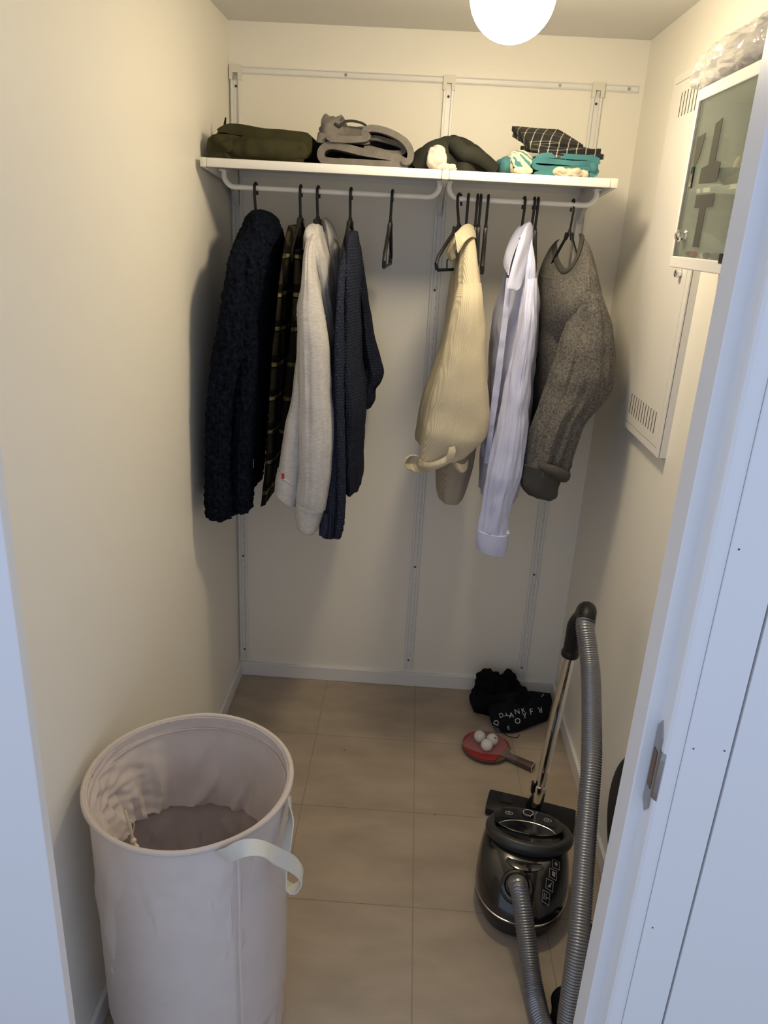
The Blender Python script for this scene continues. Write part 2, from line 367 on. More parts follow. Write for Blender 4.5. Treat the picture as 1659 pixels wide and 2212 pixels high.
def blob(bm, c, r, amp=0.01, f=12.0, seed=0.0, exp=2.0, zmin=None, seg=56, ring=36, ridge=0.0, rot=0.0):
    """soft lump of cloth: super-ellipsoid with folds, flattened where it lies"""
    rows = []; cr, sr = math.cos(rot), math.sin(rot)
    sg = lambda v: math.copysign(abs(v) ** (2 / exp), v)
    for i in range(1, ring):
        ph = math.pi * i / ring; row = []
        for k in range(seg):
            th = 2 * math.pi * k / seg
            d = Vector((sg(math.sin(ph)) * sg(math.cos(th)), sg(math.sin(ph)) * sg(math.sin(th)), sg(math.cos(ph))))
            p = Vector((d.x * r[0], d.y * r[1], d.z * r[2])); q = p * f + Vector((seed, seed * 1.7, seed * 0.3))
            w = amp * (noise.noise(q) + 0.5 * noise.noise(q * 2.1))
            if ridge: w -= ridge * (1 - abs(noise.noise(q * 0.8 + Vector((5, 1, 2))))) ** 4
            p += d.normalized() * w
            v = Vector((c[0] + p.x * cr - p.y * sr, c[1] + p.x * sr + p.y * cr, c[2] + p.z))
            if zmin is not None and v.z < zmin: v.z = zmin + 0.0008 * noise.noise(v * 50)
            row.append(bm.verts.new(v))
        rows.append(row)
    for i in range(len(rows) - 1):
        for k in range(seg): bm.faces.new((rows[i][k], rows[i + 1][k], rows[i + 1][(k + 1) % seg], rows[i][(k + 1) % seg]))
    for row, fl in ((rows[0], False), (rows[-1], True)):
        cc = Vector((0, 0, 0))
        for v in row: cc += v.co
        tv = bm.verts.new(cc / seg)
        for k in range(seg): bm.faces.new((row[k], row[(k + 1) % seg], tv) if not fl else (row[(k + 1) % seg], row[k], tv))
    return bm
def ribbon_sweep(bm, prof, th, y0, y1, ny=16, wr=0.004, seed=0.0, n=60, taper=0.0, slant=0.0, frontwave=0.006):
    """folded cloth: a thick band whose profile (x, z) folds back on itself, running back in y"""
    pts = resample([(p[0], 0.0, p[1]) for p in prof], n); up = []; dn = []
    for i, p in enumerate(pts):
        t = (pts[min(i + 1, n - 1)] - pts[max(i - 1, 0)]).normalized(); nr = Vector((-t.z, 0, t.x))
        e = min(i, n - 1 - i) / 3.0; w = th / 2 * min(1.0, 0.35 + 0.65 * e)
        up.append(p + nr * w); dn.append(p - nr * w)
    out = up + dn[::-1]; M = len(out); rings = []
    for j in range(ny):
        s = j / (ny - 1); y = y0 + (y1 - y0) * s
        e = min(s, 1 - s); pin = 1 - 0.35 * th / 0.02 * max(0.0, 0.06 - e) * 4
        ring = []
        for i, p in enumerate(out):
            q = Vector((p.x * 14 + seed, y * 9 + seed, p.z * 14))
            w = Vector((noise.noise(q), 0, 0.7 * noise.noise(q + Vector((7, 3, 1))))) * wr
            yy = y + frontwave * noise.noise(Vector((p.x * 25, p.z * 30, seed))) * (1 - s)
            ring.append(bm.verts.new((p.x + slant * s + w.x, yy, max(p.z + w.z, 1.7958))))
        rings.append(ring)
    for j in range(ny - 1):
        for i in range(M): bm.faces.new((rings[j][i], rings[j][(i + 1) % M], rings[j + 1][(i + 1) % M], rings[j + 1][i]))
    for r_, in ((rings[0],), (rings[-1],)):
        for i in range(n - 1): bm.faces.new((r_[i], r_[i + 1], r_[M - 2 - i], r_[M - 1 - i]))
    return bm
def disc(bm, c, nrm, r, depth=0.002, seg=20, ry=None):
    nrm = Vector(nrm).normalized(); a = nrm.orthogonal().normalized(); b = nrm.cross(a); c = Vector(c); ry = ry or r
    A = [bm.verts.new(c + a * (r * math.cos(2 * math.pi * k / seg)) + b * (ry * math.sin(2 * math.pi * k / seg))) for k in range(seg)]
    B = [bm.verts.new(v.co + nrm * depth) for v in A]
    bm.faces.new(A[::-1]); bm.faces.new(B)
    for k in range(seg): bm.faces.new((A[k], A[(k + 1) % seg], B[(k + 1) % seg], B[k]))
    return bm
def lathe(bm, prof, c, seg=32, axis=(0, 0, 1)):
    ax = Vector(axis).normalized(); a = ax.orthogonal().normalized(); b = ax.cross(a); c = Vector(c); rings = []
    for r, h in prof:
        if r < 1e-6: rings.append([bm.verts.new(c + ax * h)])
        else: rings.append([bm.verts.new(c + ax * h + a * (r * math.cos(2 * math.pi * k / seg)) + b * (r * math.sin(2 * math.pi * k / seg))) for k in range(seg)])
    for i in range(len(rings) - 1):
        p, q = rings[i], rings[i + 1]
        for k in range(seg):
            k2 = (k + 1) % seg
            if len(p) == 1 and len(q) == 1: continue
            if len(p) == 1: bm.faces.new((p[0], q[k], q[k2]))
            elif len(q) == 1: bm.faces.new((p[k], q[0], p[k2]))
            else: bm.faces.new((p[k], q[k], q[k2], p[k2]))
    return bm
def copy_tree(o, parent=None):
    c = o.copy(); COL.objects.link(c); c.parent = parent
    for ch in o.children: copy_tree(ch, c)
    return c
def text_bm(txt, size, depth=0.0):
    cu = bpy.data.curves.new('lettering', 'FONT'); cu.body = txt; cu.size = size; cu.align_x = 'CENTER'; cu.align_y = 'CENTER'; cu.extrude = depth; cu.resolution_u = 3
    t = bpy.data.objects.new('lettering', cu); COL.objects.link(t)
    dg = bpy.context.evaluated_depsgraph_get(); me = bpy.data.meshes.new_from_object(t.evaluated_get(dg))
    bm = BM(); bm.from_mesh(me); bpy.data.objects.remove(t); bpy.data.curves.remove(cu); bpy.data.meshes.remove(me)
    return bm
# ---- garment shapes: rings (x, y, z, half width, half depth[, slope]) or grids of points, in metres
D = {
'fleece_body':[[.1452,-.28,1.6575,.0274,.05],[.1469,-.28,1.6274,.051,.1],[.14,-.28,1.5719,.0608,.17],[.1301,-.28,1.4963,.0636,.19],[.1023,-.28,1.2987,.0731,.19],[.0862,-.28,1.0888,.073,.19],[.0707,-.28,.88,.0691,.18]],
'fleece_sleeve':[[.1208,-.4,1.5972,.0178,.04],[.1224,-.44,1.5692,.0197,.05],[.1207,-.47,1.5357,.0208,.055],[.1178,-.48,1.484,.0265,.06],[.1029,-.49,1.3289,.0382,.065],[.0748,-.5,1.1787,.0344,.06],[.0637,-.5,1.0199,.0333,.06],[.0644,-.5,.8958,.0413,.06],[.0666,-.5,.8505,.0414,.055]],
'fleece_panel':[[.1315,-.42,1.5163,.0166,.04],[.1391,-.44,1.3858,.0256,.05],[.1384,-.45,1.2622,.0302,.05],[.1245,-.46,.9982,.0307,.05],[.1221,-.46,.8782,.0292,.05],[.1265,-.46,.8569,.0232,.045]],
'fleece_collar':[[.146,-.28,1.6755,.0167,.05],[.1507,-.285,1.6625,.0364,.085],[.1522,-.29,1.6337,.0514,.1],[.1533,-.29,1.6034,.0594,.11],[.1532,-.29,1.579,.0596,.11]],
'plaid_body':[[.2405,-.28,1.6406,.0156,.06],[.2414,-.28,1.6078,.0106,.14],[.2311,-.28,1.5016,.0102,.18],[.2149,-.28,1.3051,.0166,.18],[.2044,-.28,1.1387,.0169,.18],[.1955,-.28,1.0082,.0186,.18],[.1804,-.28,.8688,.0113,.18]],
'plaid_sleeve':[[.269,-.38,1.581,.0117,.03],[.2724,-.4,1.4381,.0154,.04],[.2662,-.41,1.314,.017,.04],[.2562,-.41,1.1966,.0194,.04],[.2416,-.41,1.0881,.0179,.035]],
'hoodie_body':[[.3028,-.28,1.6292,.0193,.06],[.3069,-.28,1.5558,.0275,.16],[.3158,-.28,1.3773,.0365,.19],[.32,-.28,1.1738,.0477,.19],[.3116,-.28,.9561,.0546,.18],[.3041,-.28,.8952,.0492,.17]],
'hoodie_panel':[[.2966,-.46,1.3603,.0137,.03,-.2],[.2902,-.48,1.1976,.0215,.04,-.35],[.2798,-.49,1.1108,.0282,.045,-.5],[.2653,-.49,.9752,.0315,.045,-.62]],
'hoodie_hem':[[.2646,-.49,.9806,.0321,.046,-.62],[.2602,-.49,.9472,.0343,.046,-.68],[.2545,-.49,.9132,.0325,.043,-.72]],
'hoodie_sleeve':[[.3095,-.38,1.6241,.0131,.03],[.3057,-.43,1.5842,.0136,.04],[.3109,-.46,1.5163,.0208,.05],[.3167,-.48,1.4408,.034,.055],[.3269,-.49,1.3538,.0431,.06],[.3329,-.495,1.2312,.0459,.06],[.3376,-.5,1.1156,.0512,.06],[.3382,-.5,1.0158,.0482,.06],[.3326,-.5,.933,.0443,.055],[.3286,-.5,.8964,.0413,.05,-.2]],
'hoodie_cuff':[[.3285,-.5,.902,.0425,.052,-.2],[.3224,-.5,.8677,.0388,.048,-.15],[.3203,-.5,.8304,.0296,.045,-.05],[.3225,-.5,.819,.0208,.04]],
'hoodie_hood':[[.2998,-.28,1.6496,.009,.04],[.2994,-.3,1.6411,.0199,.08],[.3018,-.32,1.6173,.0277,.1],[.3161,-.33,1.5702,.0288,.1],[.3297,-.32,1.5092,.0248,.095],[.341,-.3,1.4327,.0216,.09],[.3516,-.28,1.3529,.0174,.07],[.3571,-.27,1.3117,.0101,.04]],
'hoodie_hood2':[[.3187,-.2,1.6635,.0057,.03],[.3254,-.19,1.6426,.0144,.05],[.3391,-.17,1.5794,.022,.07],[.3474,-.17,1.5015,.0215,.075],[.349,-.17,1.4212,.0157,.06],[.3487,-.17,1.3802,.009,.04]],
'card_body':[[.4049,-.28,1.6344,.0136,.05],[.4039,-.28,1.61,.017,.13],[.4068,-.28,1.511,.0235,.18],[.4138,-.28,1.3164,.0275,.19],[.4261,-.28,1.1661,.0364,.19],[.427,-.28,1.0664,.0315,.17],[.429,-.28,.9933,.0283,.165]],
'card_hem':[[.4292,-.28,1.0051,.0289,.168],[.4319,-.28,.9338,.0279,.165],[.4327,-.28,.9096,.0251,.16]],
'card_panel':[[.3945,-.4,1.5822,.0082,.03],[.3936,-.45,1.4253,.0108,.05],[.3928,-.46,1.2787,.0165,.045],[.3943,-.47,1.0861,.0197,.045],[.3886,-.47,.9348,.0289,.05],[.3857,-.47,.8707,.0326,.047]],
'card_panel_hem':[[.3854,-.47,.8807,.0339,.049],[.3846,-.47,.8346,.0335,.048],[.3834,-.47,.8024,.0316,.045]],
'card_placket':[[.3933,-.345,1.6163,.0075,.012],[.3949,-.425,1.5655,.0085,.012],[.3935,-.46,1.5207,.0096,.012],[.396,-.5,1.4294,.0102,.012],[.3973,-.512,1.3222,.011,.012],[.409,-.52,1.1251,.0113,.012],[.4165,-.52,.966,.0116,.012],[.4165,-.52,.8604,.0112,.012],[.4092,-.518,.8092,.0093,.011]],
'card_sleeve':[[.4167,-.22,1.5973,.0052,.04],[.4352,-.19,1.4544,.0141,.05],[.4503,-.17,1.3445,.0195,.055],[.4674,-.16,1.2667,.0256,.06],[.4755,-.16,1.2313,.0294,.06],[.4732,-.16,1.2023,.0259,.055],[.4635,-.16,1.1755,.018,.05],[.4621,-.16,1.14,.0181,.045],[.4566,-.16,1.116,.0115,.04]],
'cream_body':[[.7168,-.28,1.6321,.0186,.08],[.7261,-.28,1.5404,.0377,.16],[.7299,-.28,1.452,.0474,.18],[.7307,-.28,1.3344,.0606,.18],[.7076,-.28,1.176,.0827,.17],[.6957,-.28,1.0613,.0843,.16]],
'cream_sleeve':[[.7302,-.43,1.5227,.029,.045,.1],[.7287,-.46,1.492,.036,.05],[.7285,-.47,1.4458,.0446,.055],[.7273,-.48,1.3557,.0573,.06],[.7247,-.49,1.2722,.0721,.06],[.7246,-.495,1.1822,.0868,.06],[.7195,-.5,1.1275,.0881,.06],[.708,-.5,1.0808,.0787,.05,.25],[.6984,-.5,1.0575,.0676,.045,.3]],
'cream_yoke':[[.7234,-.3,1.6446,.0124,.04],[.7237,-.34,1.6213,.0191,.05],[.7243,-.38,1.5811,.0257,.05],[.7278,-.41,1.5355,.0304,.05],[.7306,-.43,1.511,.0321,.05]],
'cream_tail':[[.7492,-.25,1.0786,.0594,.12],[.7422,-.25,.9745,.0575,.115],[.7384,-.25,.9059,.0502,.11],[.7369,-.25,.8704,.0402,.1]],
'cream_cuff':[[[.5922,-.5,1.0535],[.6073,-.47,1.0551],[.6268,-.48,1.0552],[.6332,-.52,1.0553],[.6579,-.55,1.0606],[.6877,-.56,1.0772],[.7122,-.54,1.0911],[.7326,-.5,1.0942]],[[.5879,-.5,1.0398],[.6006,-.46,1.0341],[.6242,-.47,1.0358],[.6318,-.52,1.038],[.661,-.555,1.0505],[.6921,-.565,1.066],[.7169,-.545,1.0772],[.7364,-.5,1.0786]],[[.5954,-.5,1.0228],[.6128,-.475,1.0093],[.6298,-.49,1.011],[.6482,-.52,1.023],[.6716,-.555,1.0433],[.6954,-.56,1.0582],[.7202,-.54,1.0694],[.7384,-.5,1.0707]]],
'cream_cuff2':[[[.7145,-.53,1.0674],[.731,-.54,1.0609],[.7471,-.53,1.055],[.7612,-.5,1.0589]],[[.7221,-.53,1.0521],[.7369,-.545,1.0471],[.7509,-.53,1.0407],[.7622,-.5,1.0469]],[[.7292,-.53,1.0419],[.7432,-.54,1.0354],[.7539,-.53,1.0356],[.7618,-.5,1.0375]]],
'cream_tab':[[[.7035,-.565,1.1105],[.7183,-.56,1.1126]],[[.7009,-.57,1.0938],[.7217,-.565,1.0988]],[[.6985,-.57,1.0782],[.7158,-.565,1.0804]]],
'cream_collar':[[[.6882,-.4,1.6032],[.7028,-.37,1.6359],[.7186,-.33,1.6504],[.7377,-.27,1.6488]],[[.6868,-.37,1.635],[.7009,-.345,1.6589],[.7207,-.31,1.6682],[.7438,-.26,1.66]],[[.6827,-.4,1.6397],[.7031,-.385,1.6521],[.7275,-.34,1.6556],[.7485,-.28,1.6494]],[[.6917,-.44,1.5975],[.7068,-.43,1.6231],[.7291,-.38,1.6373],[.7504,-.3,1.628]]],
'cream_collar2':[[[.6887,-.3,1.6345],[.6787,-.28,1.6265],[.6716,-.26,1.6112]],[[.683,-.36,1.6113],[.6747,-.34,1.601],[.6678,-.31,1.589]],[[.6885,-.4,1.5846],[.6822,-.39,1.5769],[.6797,-.37,1.5713]]],
'blue_body':[[.8822,-.28,1.6586,.0123,.06],[.8808,-.28,1.604,.0255,.14],[.8813,-.28,1.5361,.0417,.18],[.8771,-.28,1.4085,.0632,.18],[.8802,-.28,1.2758,.0639,.18],[.8861,-.28,1.0659,.0651,.17],[.8798,-.28,.9023,.0592,.16]],
'blue_sleeve':[[.8875,-.42,1.5446,.0175,.035],[.8846,-.45,1.4879,.0226,.045],[.8837,-.47,1.4306,.0249,.05],[.8785,-.48,1.3265,.0316,.05],[.874,-.49,1.194,.0392,.05],[.8648,-.5,1.0333,.0493,.045],[.8546,-.5,.9508,.0429,.04],[.8516,-.5,.8778,.0435,.035],[.8521,-.5,.8466,.0438,.033]],
'blue_cuff':[[.8515,-.5,.8522,.045,.036,-.1],[.8516,-.5,.8178,.046,.036,-.15],[.8522,-.5,.7917,.0428,.034,-.2]],
'blue_placket':[[[.8201,-.47,1.5439],[.8316,-.475,1.5425]],[[.8197,-.475,1.4513],[.8338,-.48,1.4503]],[[.8163,-.475,1.343],[.8331,-.48,1.3423]],[[.8145,-.47,1.2422],[.8317,-.475,1.2417]],[[.8134,-.47,1.1387],[.8271,-.475,1.1382]],[[.812,-.46,1.0421],[.8259,-.465,1.0417]]],
'blue_collar':[[[.8515,-.4,1.6369],[.8614,-.36,1.6578],[.8744,-.3,1.676],[.8906,-.25,1.6807]],[[.8498,-.43,1.6406],[.871,-.37,1.6698],[.889,-.3,1.6803],[.8999,-.25,1.6787]],[[.8335,-.475,1.5902],[.8546,-.45,1.6186],[.8834,-.37,1.6474],[.9038,-.28,1.6536]],[[.8202,-.5,1.5241],[.8397,-.49,1.5393],[.8723,-.43,1.5906],[.8985,-.33,1.6182]],[[.8229,-.5,1.5209],[.8505,-.49,1.5171],[.8663,-.45,1.5475],[.8945,-.36,1.6069]]],
'blue_collar2':[[[.8781,-.27,1.6775],[.8686,-.31,1.6721],[.8566,-.37,1.646]],[[.8624,-.26,1.6696],[.8461,-.34,1.6394],[.8393,-.41,1.6055]],[[.8441,-.27,1.6385],[.8254,-.36,1.6034],[.8288,-.44,1.5715]],[[.8354,-.28,1.6139],[.8198,-.37,1.5762],[.8264,-.45,1.55]]],
'grey_body':[[1.0088,-.28,1.5429,.0684,.12],[1.0178,-.28,1.4805,.078,.14],[1.0326,-.28,1.325,.0862,.14],[1.0307,-.28,1.1744,.0741,.14],[1.0263,-.28,1.0017,.0607,.13]],
'grey_chest':[[[.9797,-.17,1.629],[.9794,-.2,1.6031],[.9822,-.26,1.5753],[.9926,-.31,1.5585],[1.0049,-.34,1.5679],[1.0167,-.35,1.5952],[1.0245,-.34,1.6249],[1.0344,-.31,1.6498]],[[.9688,-.17,1.6094],[.9658,-.22,1.5804],[.9684,-.29,1.5537],[.9797,-.36,1.5424],[.9997,-.4,1.5517],[1.0175,-.41,1.5766],[1.0318,-.39,1.6068],[1.0446,-.34,1.6319]],[[.9548,-.17,1.5701],[.9516,-.24,1.5426],[.9546,-.33,1.5209],[.9724,-.41,1.5131],[.998,-.45,1.5221],[1.0213,-.46,1.5471],[1.0439,-.43,1.5743],[1.0611,-.36,1.592]],[[.9471,-.17,1.5333],[.945,-.25,1.4868],[.9514,-.35,1.4606],[.9741,-.43,1.4552],[1.001,-.475,1.466],[1.0345,-.48,1.4928],[1.0622,-.45,1.5267],[1.0768,-.37,1.5458]],[[.9525,-.17,1.4541],[.9507,-.25,1.3959],[.9616,-.33,1.3612],[.9927,-.385,1.3518],[1.031,-.4,1.3499],[1.0707,-.41,1.3849],[1.0948,-.39,1.4455],[1.0999,-.34,1.5024]]],
'grey_neck':[[.9946,-.16,1.6411],[.982,-.18,1.6293],[.9787,-.22,1.6037],[.9812,-.28,1.5774],[.989,-.335,1.562],[1.0008,-.36,1.571],[1.0126,-.365,1.5956],[1.0213,-.35,1.625],[1.0307,-.31,1.6496],[1.0309,-.27,1.6588]],
'grey_sleeve':[[1.034,-.38,1.5972,.0072,.04],[1.0341,-.42,1.5524,.0212,.06],[1.0435,-.44,1.4956,.0397,.065],[1.0492,-.45,1.4459,.0552,.07],[1.0501,-.46,1.3906,.0703,.075],[1.0472,-.47,1.3185,.0821,.075],[1.0357,-.475,1.2563,.0838,.07],[1.0061,-.48,1.192,.0698,.065],[.9906,-.48,1.126,.0658,.06],[.9806,-.48,1.0588,.0609,.055],[.9781,-.48,1.0317,.0594,.052]],
'grey_roll':[[.995,-.495,1.0829,.0352,.05,-.1],[.9919,-.495,1.0721,.0485,.06,-.2],[.9936,-.495,1.0535,.053,.064,-.25],[.9951,-.495,1.0321,.0493,.062,-.25],[.9967,-.495,1.0241,.0425,.055,-.25]],
'grey_cuff':[[.9777,-.48,1.056,.0654,.058],[.9778,-.48,1.0398,.0624,.057],[.9706,-.48,1.0039,.0552,.05,-.1],[.9719,-.48,.9765,.051,.045,-.2],[.9753,-.48,.9601,.033,.035,-.2]]}
# ------------------------------------------------------------------ the room
RW, RH, FY = 1.2133, 2.186, -1.70
floor = structure('floor', box(BM(), -0.9, 2.3, -3.6, 0.1, -0.10, -0.0015), 'grout')
xs = [0.0, 0.342, 0.682, 1.022, RW]; ys = [0.0, -0.346, -0.690, -1.033, -1.376, -1.719, -2.06]
for i in range(4):
    for j in range(6):
        g = 0.0013
        b = box(BM(), xs[i] + (g if i else 0), xs[i + 1] - (g if i < 3 else 0), ys[j + 1] + g, ys[j] - (g if j else 0), -0.006, 0.0, 0.0006, 1)
        if j == 5 and i in (0, 3): b.free(); continue
        obj('floor_tile', b, 'tile', floor, smooth=False)
structure('wall_left', box(BM(), -0.12, 0, FY, 0.1, 0, RH), 'wall')
wr_ = structure('wall_right', box(BM(), RW, RW + 0.12, FY, 0.1, 0, RH), 'wall')
obj('plug_hole', disc(BM(), (RW, -0.213, 0.273), (-1, 0, 0), 0.0075, 0.0006), 'dark_hole', wr_)
structure('wall_back', box(BM(), 0, RW, 0, 0.1, 0, RH), 'wall')
structure('ceiling', box(BM(), -0.9, 2.3, -1.776, 0.1, RH, RH + 0.1), 'ceiling')
b = box(BM(), -0.9, -0.10, -1.76, FY, 0, RH); structure('wall_front_left', b, 'wall')
b = box(BM(), 1.20, 2.3, -1.776, FY, 0, RH); structure('wall_front_right', b, 'wall')
structure('wall_front', box(BM(), -0.10, 1.20, -1.76, FY, 2.07, RH), 'wall')
# skirting
structure('baseboard_back', box(BM(), 0, RW, -0.012, 0, 0, 0.056, 0.002), 'trim')
structure('baseboard_left', box(BM(), 0, 0.012, FY, -0.012, 0, 0.056, 0.002), 'trim')
structure('baseboard_right', box(BM(), RW - 0.012, RW, FY, -0.012, 0, 0.056, 0.002), 'trim')
# door frame: stop, rebate and rounded front edge on the right; flat jamb on the left; casing boards
structure('trim_1', box(BM(), -0.16, 0.121, -1.719, FY, 0, 2.07, 0.0015), 'frame_paint')
poly = [(0.90, -1.70), (0.90, -1.7425), (0.9015, -1.744), (0.916, -1.744), (0.916, -1.768), (0.9172, -1.7725), (0.9205, -1.7757), (0.925, -1.777), (0.937, -1.777), (0.937, -1.70)]
fr = structure('trim_2', prism(BM(), poly, 'z', 0, 2.07), 'frame_paint')
cs = structure('trim_3', box(BM(), 0.9375, 0.9905, -1.7795, -1.74, 0, 2.12, 0.0012), 'frame_paint')
structure('trim_4', box(BM(), 0.9935, 1.30, -1.7795, -1.74, 0, 2.12, 0.0008), 'frame_paint')
structure('trim_5', box(BM(), -0.16, 0.937, -1.719, FY, 2.05, 2.12), 'frame_paint')
structure('trim_6', box(BM(), 0.9375, 1.30, -1.74, FY, 0, 2.12), 'frame_paint')
for (x, z) in ((0.947, 1.098), (0.983, 1.098), (0.948, 0.817), (0.946, 1.352)):
    obj('nail_hole', disc(BM(), (x, -1.7797, z), (0, -1, 0), 0.0011, 0.0003, 10), 'letter_grey', cs)
# strike plate with its lip bent round the frame edge
sp = BM()
pl = [(-1.7465, 0.995), (-1.7465, 1.105), (-1.756, 1.118), (-1.7675, 1.100), (-1.7675, 0.998), (-1.756, 0.984)]
prism(sp, pl, 'x', 0.9142, 0.9168)
tube(sp, [(0.9150, -1.7670, 1.049), (0.9158, -1.7715, 1.049), (0.9192, -1.7757, 1.049)], 0.034, 8, up=(0, 0, 1), flat=0.03)
st = obj('strike_plate', sp, 'steel', fr, smooth=False)
obj('latch_hole', box(BM(), 0.9134, 0.9146, -1.7625, -1.7505, 1.022, 1.076), 'paddle_wood', st, smooth=False)

# ------------------------------------------------------------------ ceiling globe lamp
gl = thing('globe_lamp', 'glowing white glass globe lamp fixed to the ceiling', 'lamp', (0.745, -0.750, RH))
bm = BM(); bmesh.ops.create_uvsphere(bm, u_segments=48, v_segments=28, radius=0.0855); bmesh.ops.translate(bm, verts=bm.verts[:], vec=(0.745, -0.750, 2.095))
obj('glass_globe', bm, 'globe', gl)
obj('ceiling_mount', lathe(BM(), [(0, 0), (0.062, 0), (0.062, -0.018), (0.05, -0.022), (0, -0.022)], (0.745, -0.750, RH), 40), 'white_plastic', gl)

# ------------------------------------------------------------------ shelving hung on the back wall
rail = thing('wall_rail', 'long white horizontal rail screwed along the top of the back wall', 'rail', (0.6, 0, 2.06))
b = BM(); prism(b, [(0, 2.0515), (-0.005, 2.0515), (-0.007, 2.054), (-0.0045, 2.057), (-0.0045, 2.066), (-0.008, 2.069), (-0.008, 2.0705), (0, 2.0705)], 'x', 0.036, 1.197)
obj('channel', b, 'white_metal', rail, smooth=False)
for x in (0.345, 0.97, 1.170):
    obj('screw', disc(BM(), (x, -0.0045, 2.061), (0, -1, 0), 0.0045, 0.0012, 14), 'steel', rail)
UPR = [(0.0205, 'leftmost white slotted wall upright, in the left corner'), (0.649, 'middle white slotted wall upright between the two shelves'), (1.081, 'rightmost white slotted wall upright, near the wall cabinet')]
for ux, lab in UPR:
    t = thing('wall_upright', lab, 'upright', (ux, 0, 0.069), 'slotted wall uprights')
    b = BM(); w = 0.0155
    prism(b, [(ux - w, 0), (ux - w, -0.010), (ux - w + 0.0015, -0.012), (ux - w + 0.007, -0.012), (ux - w + 0.008, -0.010), (ux - w + 0.008, -0.004),
              (ux + w - 0.008, -0.004), (ux + w - 0.008, -0.010), (ux + w - 0.007, -0.012), (ux + w - 0.0015, -0.012), (ux + w, -0.010), (ux + w, 0)], 'z', 0.069, 2.045)
    obj('profile', b, 'white_metal', t, smooth=False)
    c = BM(); prism(c, [(ux - 0.0175, 2.073), (ux + 0.0175, 2.073), (ux + 0.0175, 2.034), (ux + 0.0075, 2.034), (ux + 0.0075, 2.052), (ux - 0.0075, 2.052), (ux - 0.0075, 2.034), (ux - 0.0175, 2.034)], 'y', -0.0155, 0.0)
    obj('end_cap', c, 'white_plastic', t, smooth=False)
    for z in (0.11, 0.50, 1.47, 2.018):
        obj('screw', disc(BM(), (ux, -0.0042, z), (0, -1, 0), 0.0038, 0.001, 12), 'letter_grey', t)
    s = BM()
    for k in range(46):
        z = 0.13 + k * 0.032
        if abs(z - 0.5) > 0.02: box(s, ux + 0.0045, ux + 0.0062, -0.0044, -0.0035, z, z + 0.008)
    tag(obj('slots', s, 'slot', t, smooth=False), kind='stuff')
ST = 1.795
for bx, w, lab in ((0.021, 0.016, 'left white shelf bracket with end cap, against the left wall'), (0.6465, 0.018, 'middle white shelf bracket joining the two shelves'), (1.0765, 0.018, 'right white shelf bracket with end cap, at the right end of the shelf')):
    t = thing('shelf_bracket', lab, 'bracket', (bx, 0, 1.70), 'shelf brackets')
    b = prism(BM(), [(-0.008, ST), (-0.395, ST), (-0.395, ST - 0.0225), (-0.16, 1.752), (-0.06, 1.728), (-0.012, 1.690), (-0.008, 1.690)], 'x', bx - w * 0.33, bx + w * 0.33)
    obj('arm', b, 'white_metal', t, smooth=False)
    obj('front_cap', box(BM(), bx - w / 2, bx + w / 2, -0.402, -0.392, ST - 0.0225, ST + 0.0005, 0.002), 'white_plastic', t)
    obj('top_strip', box(BM(), bx - w / 2, bx + w / 2, -0.392, -0.02, ST - 0.006, ST + 0.0005, 0.001), 'white_metal', t)
for x0, x1, lab in ((0.0295, 0.6370, 'wider white metal shelf on the left, holding olive and grey trousers'), (0.6560, 1.0670, 'narrower white metal shelf on the right, holding the checked shirt pile')):
    t = thing('wall_shelf', lab, 'shelf', ((x0 + x1) / 2, -0.2, ST - 0.02), 'white shelves')
    obj('shelf_board', box(BM(), x0, x1, -0.385, -0.02, ST - 0.008, ST), 'white_metal', t, smooth=False)
    obj('front_edge', box(BM(), x0, x1, -0.400, -0.385, ST - 0.022, ST, 0.0025), 'white_metal', t)
    obj('back_edge', box(BM(), x0, x1, -0.02, -0.012, ST - 0.022, ST), 'white_metal', t, smooth=False)
RZ, RY = 1.7325, -0.285
for x0, x1, lab in ((0.047, 0.636, 'long white clothes rail under the left shelf'), (0.661, 1.060, 'short white clothes rail under the right shelf')):
    t = thing('clothes_rail', lab, 'clothes rail', ((x0 + x1) / 2, RY, RZ), 'clothes rails')
    P = [(x0, RY, 1.774), (x0 + 0.0005, RY, 1.766)]
    for k in range(7):
        a = math.pi / 2 * k / 6; P.append((x0 + 0.030 * (1 - math.cos(a)), RY, RZ + 0.030 * (1 - math.sin(a))))
    Q = [(x0 + x1 - p[0], p[1], p[2]) for p in P[::-1]]
    obj('tube', tube(BM(), P + Q, 0.0072, 12), 'white_metal', t)
    for x in (x0, x1): obj('end_clip', box(BM(), x - 0.009, x + 0.009, RY - 0.02, RY + 0.02, 1.7705, 1.7745, 0.001), 'white_metal', t)

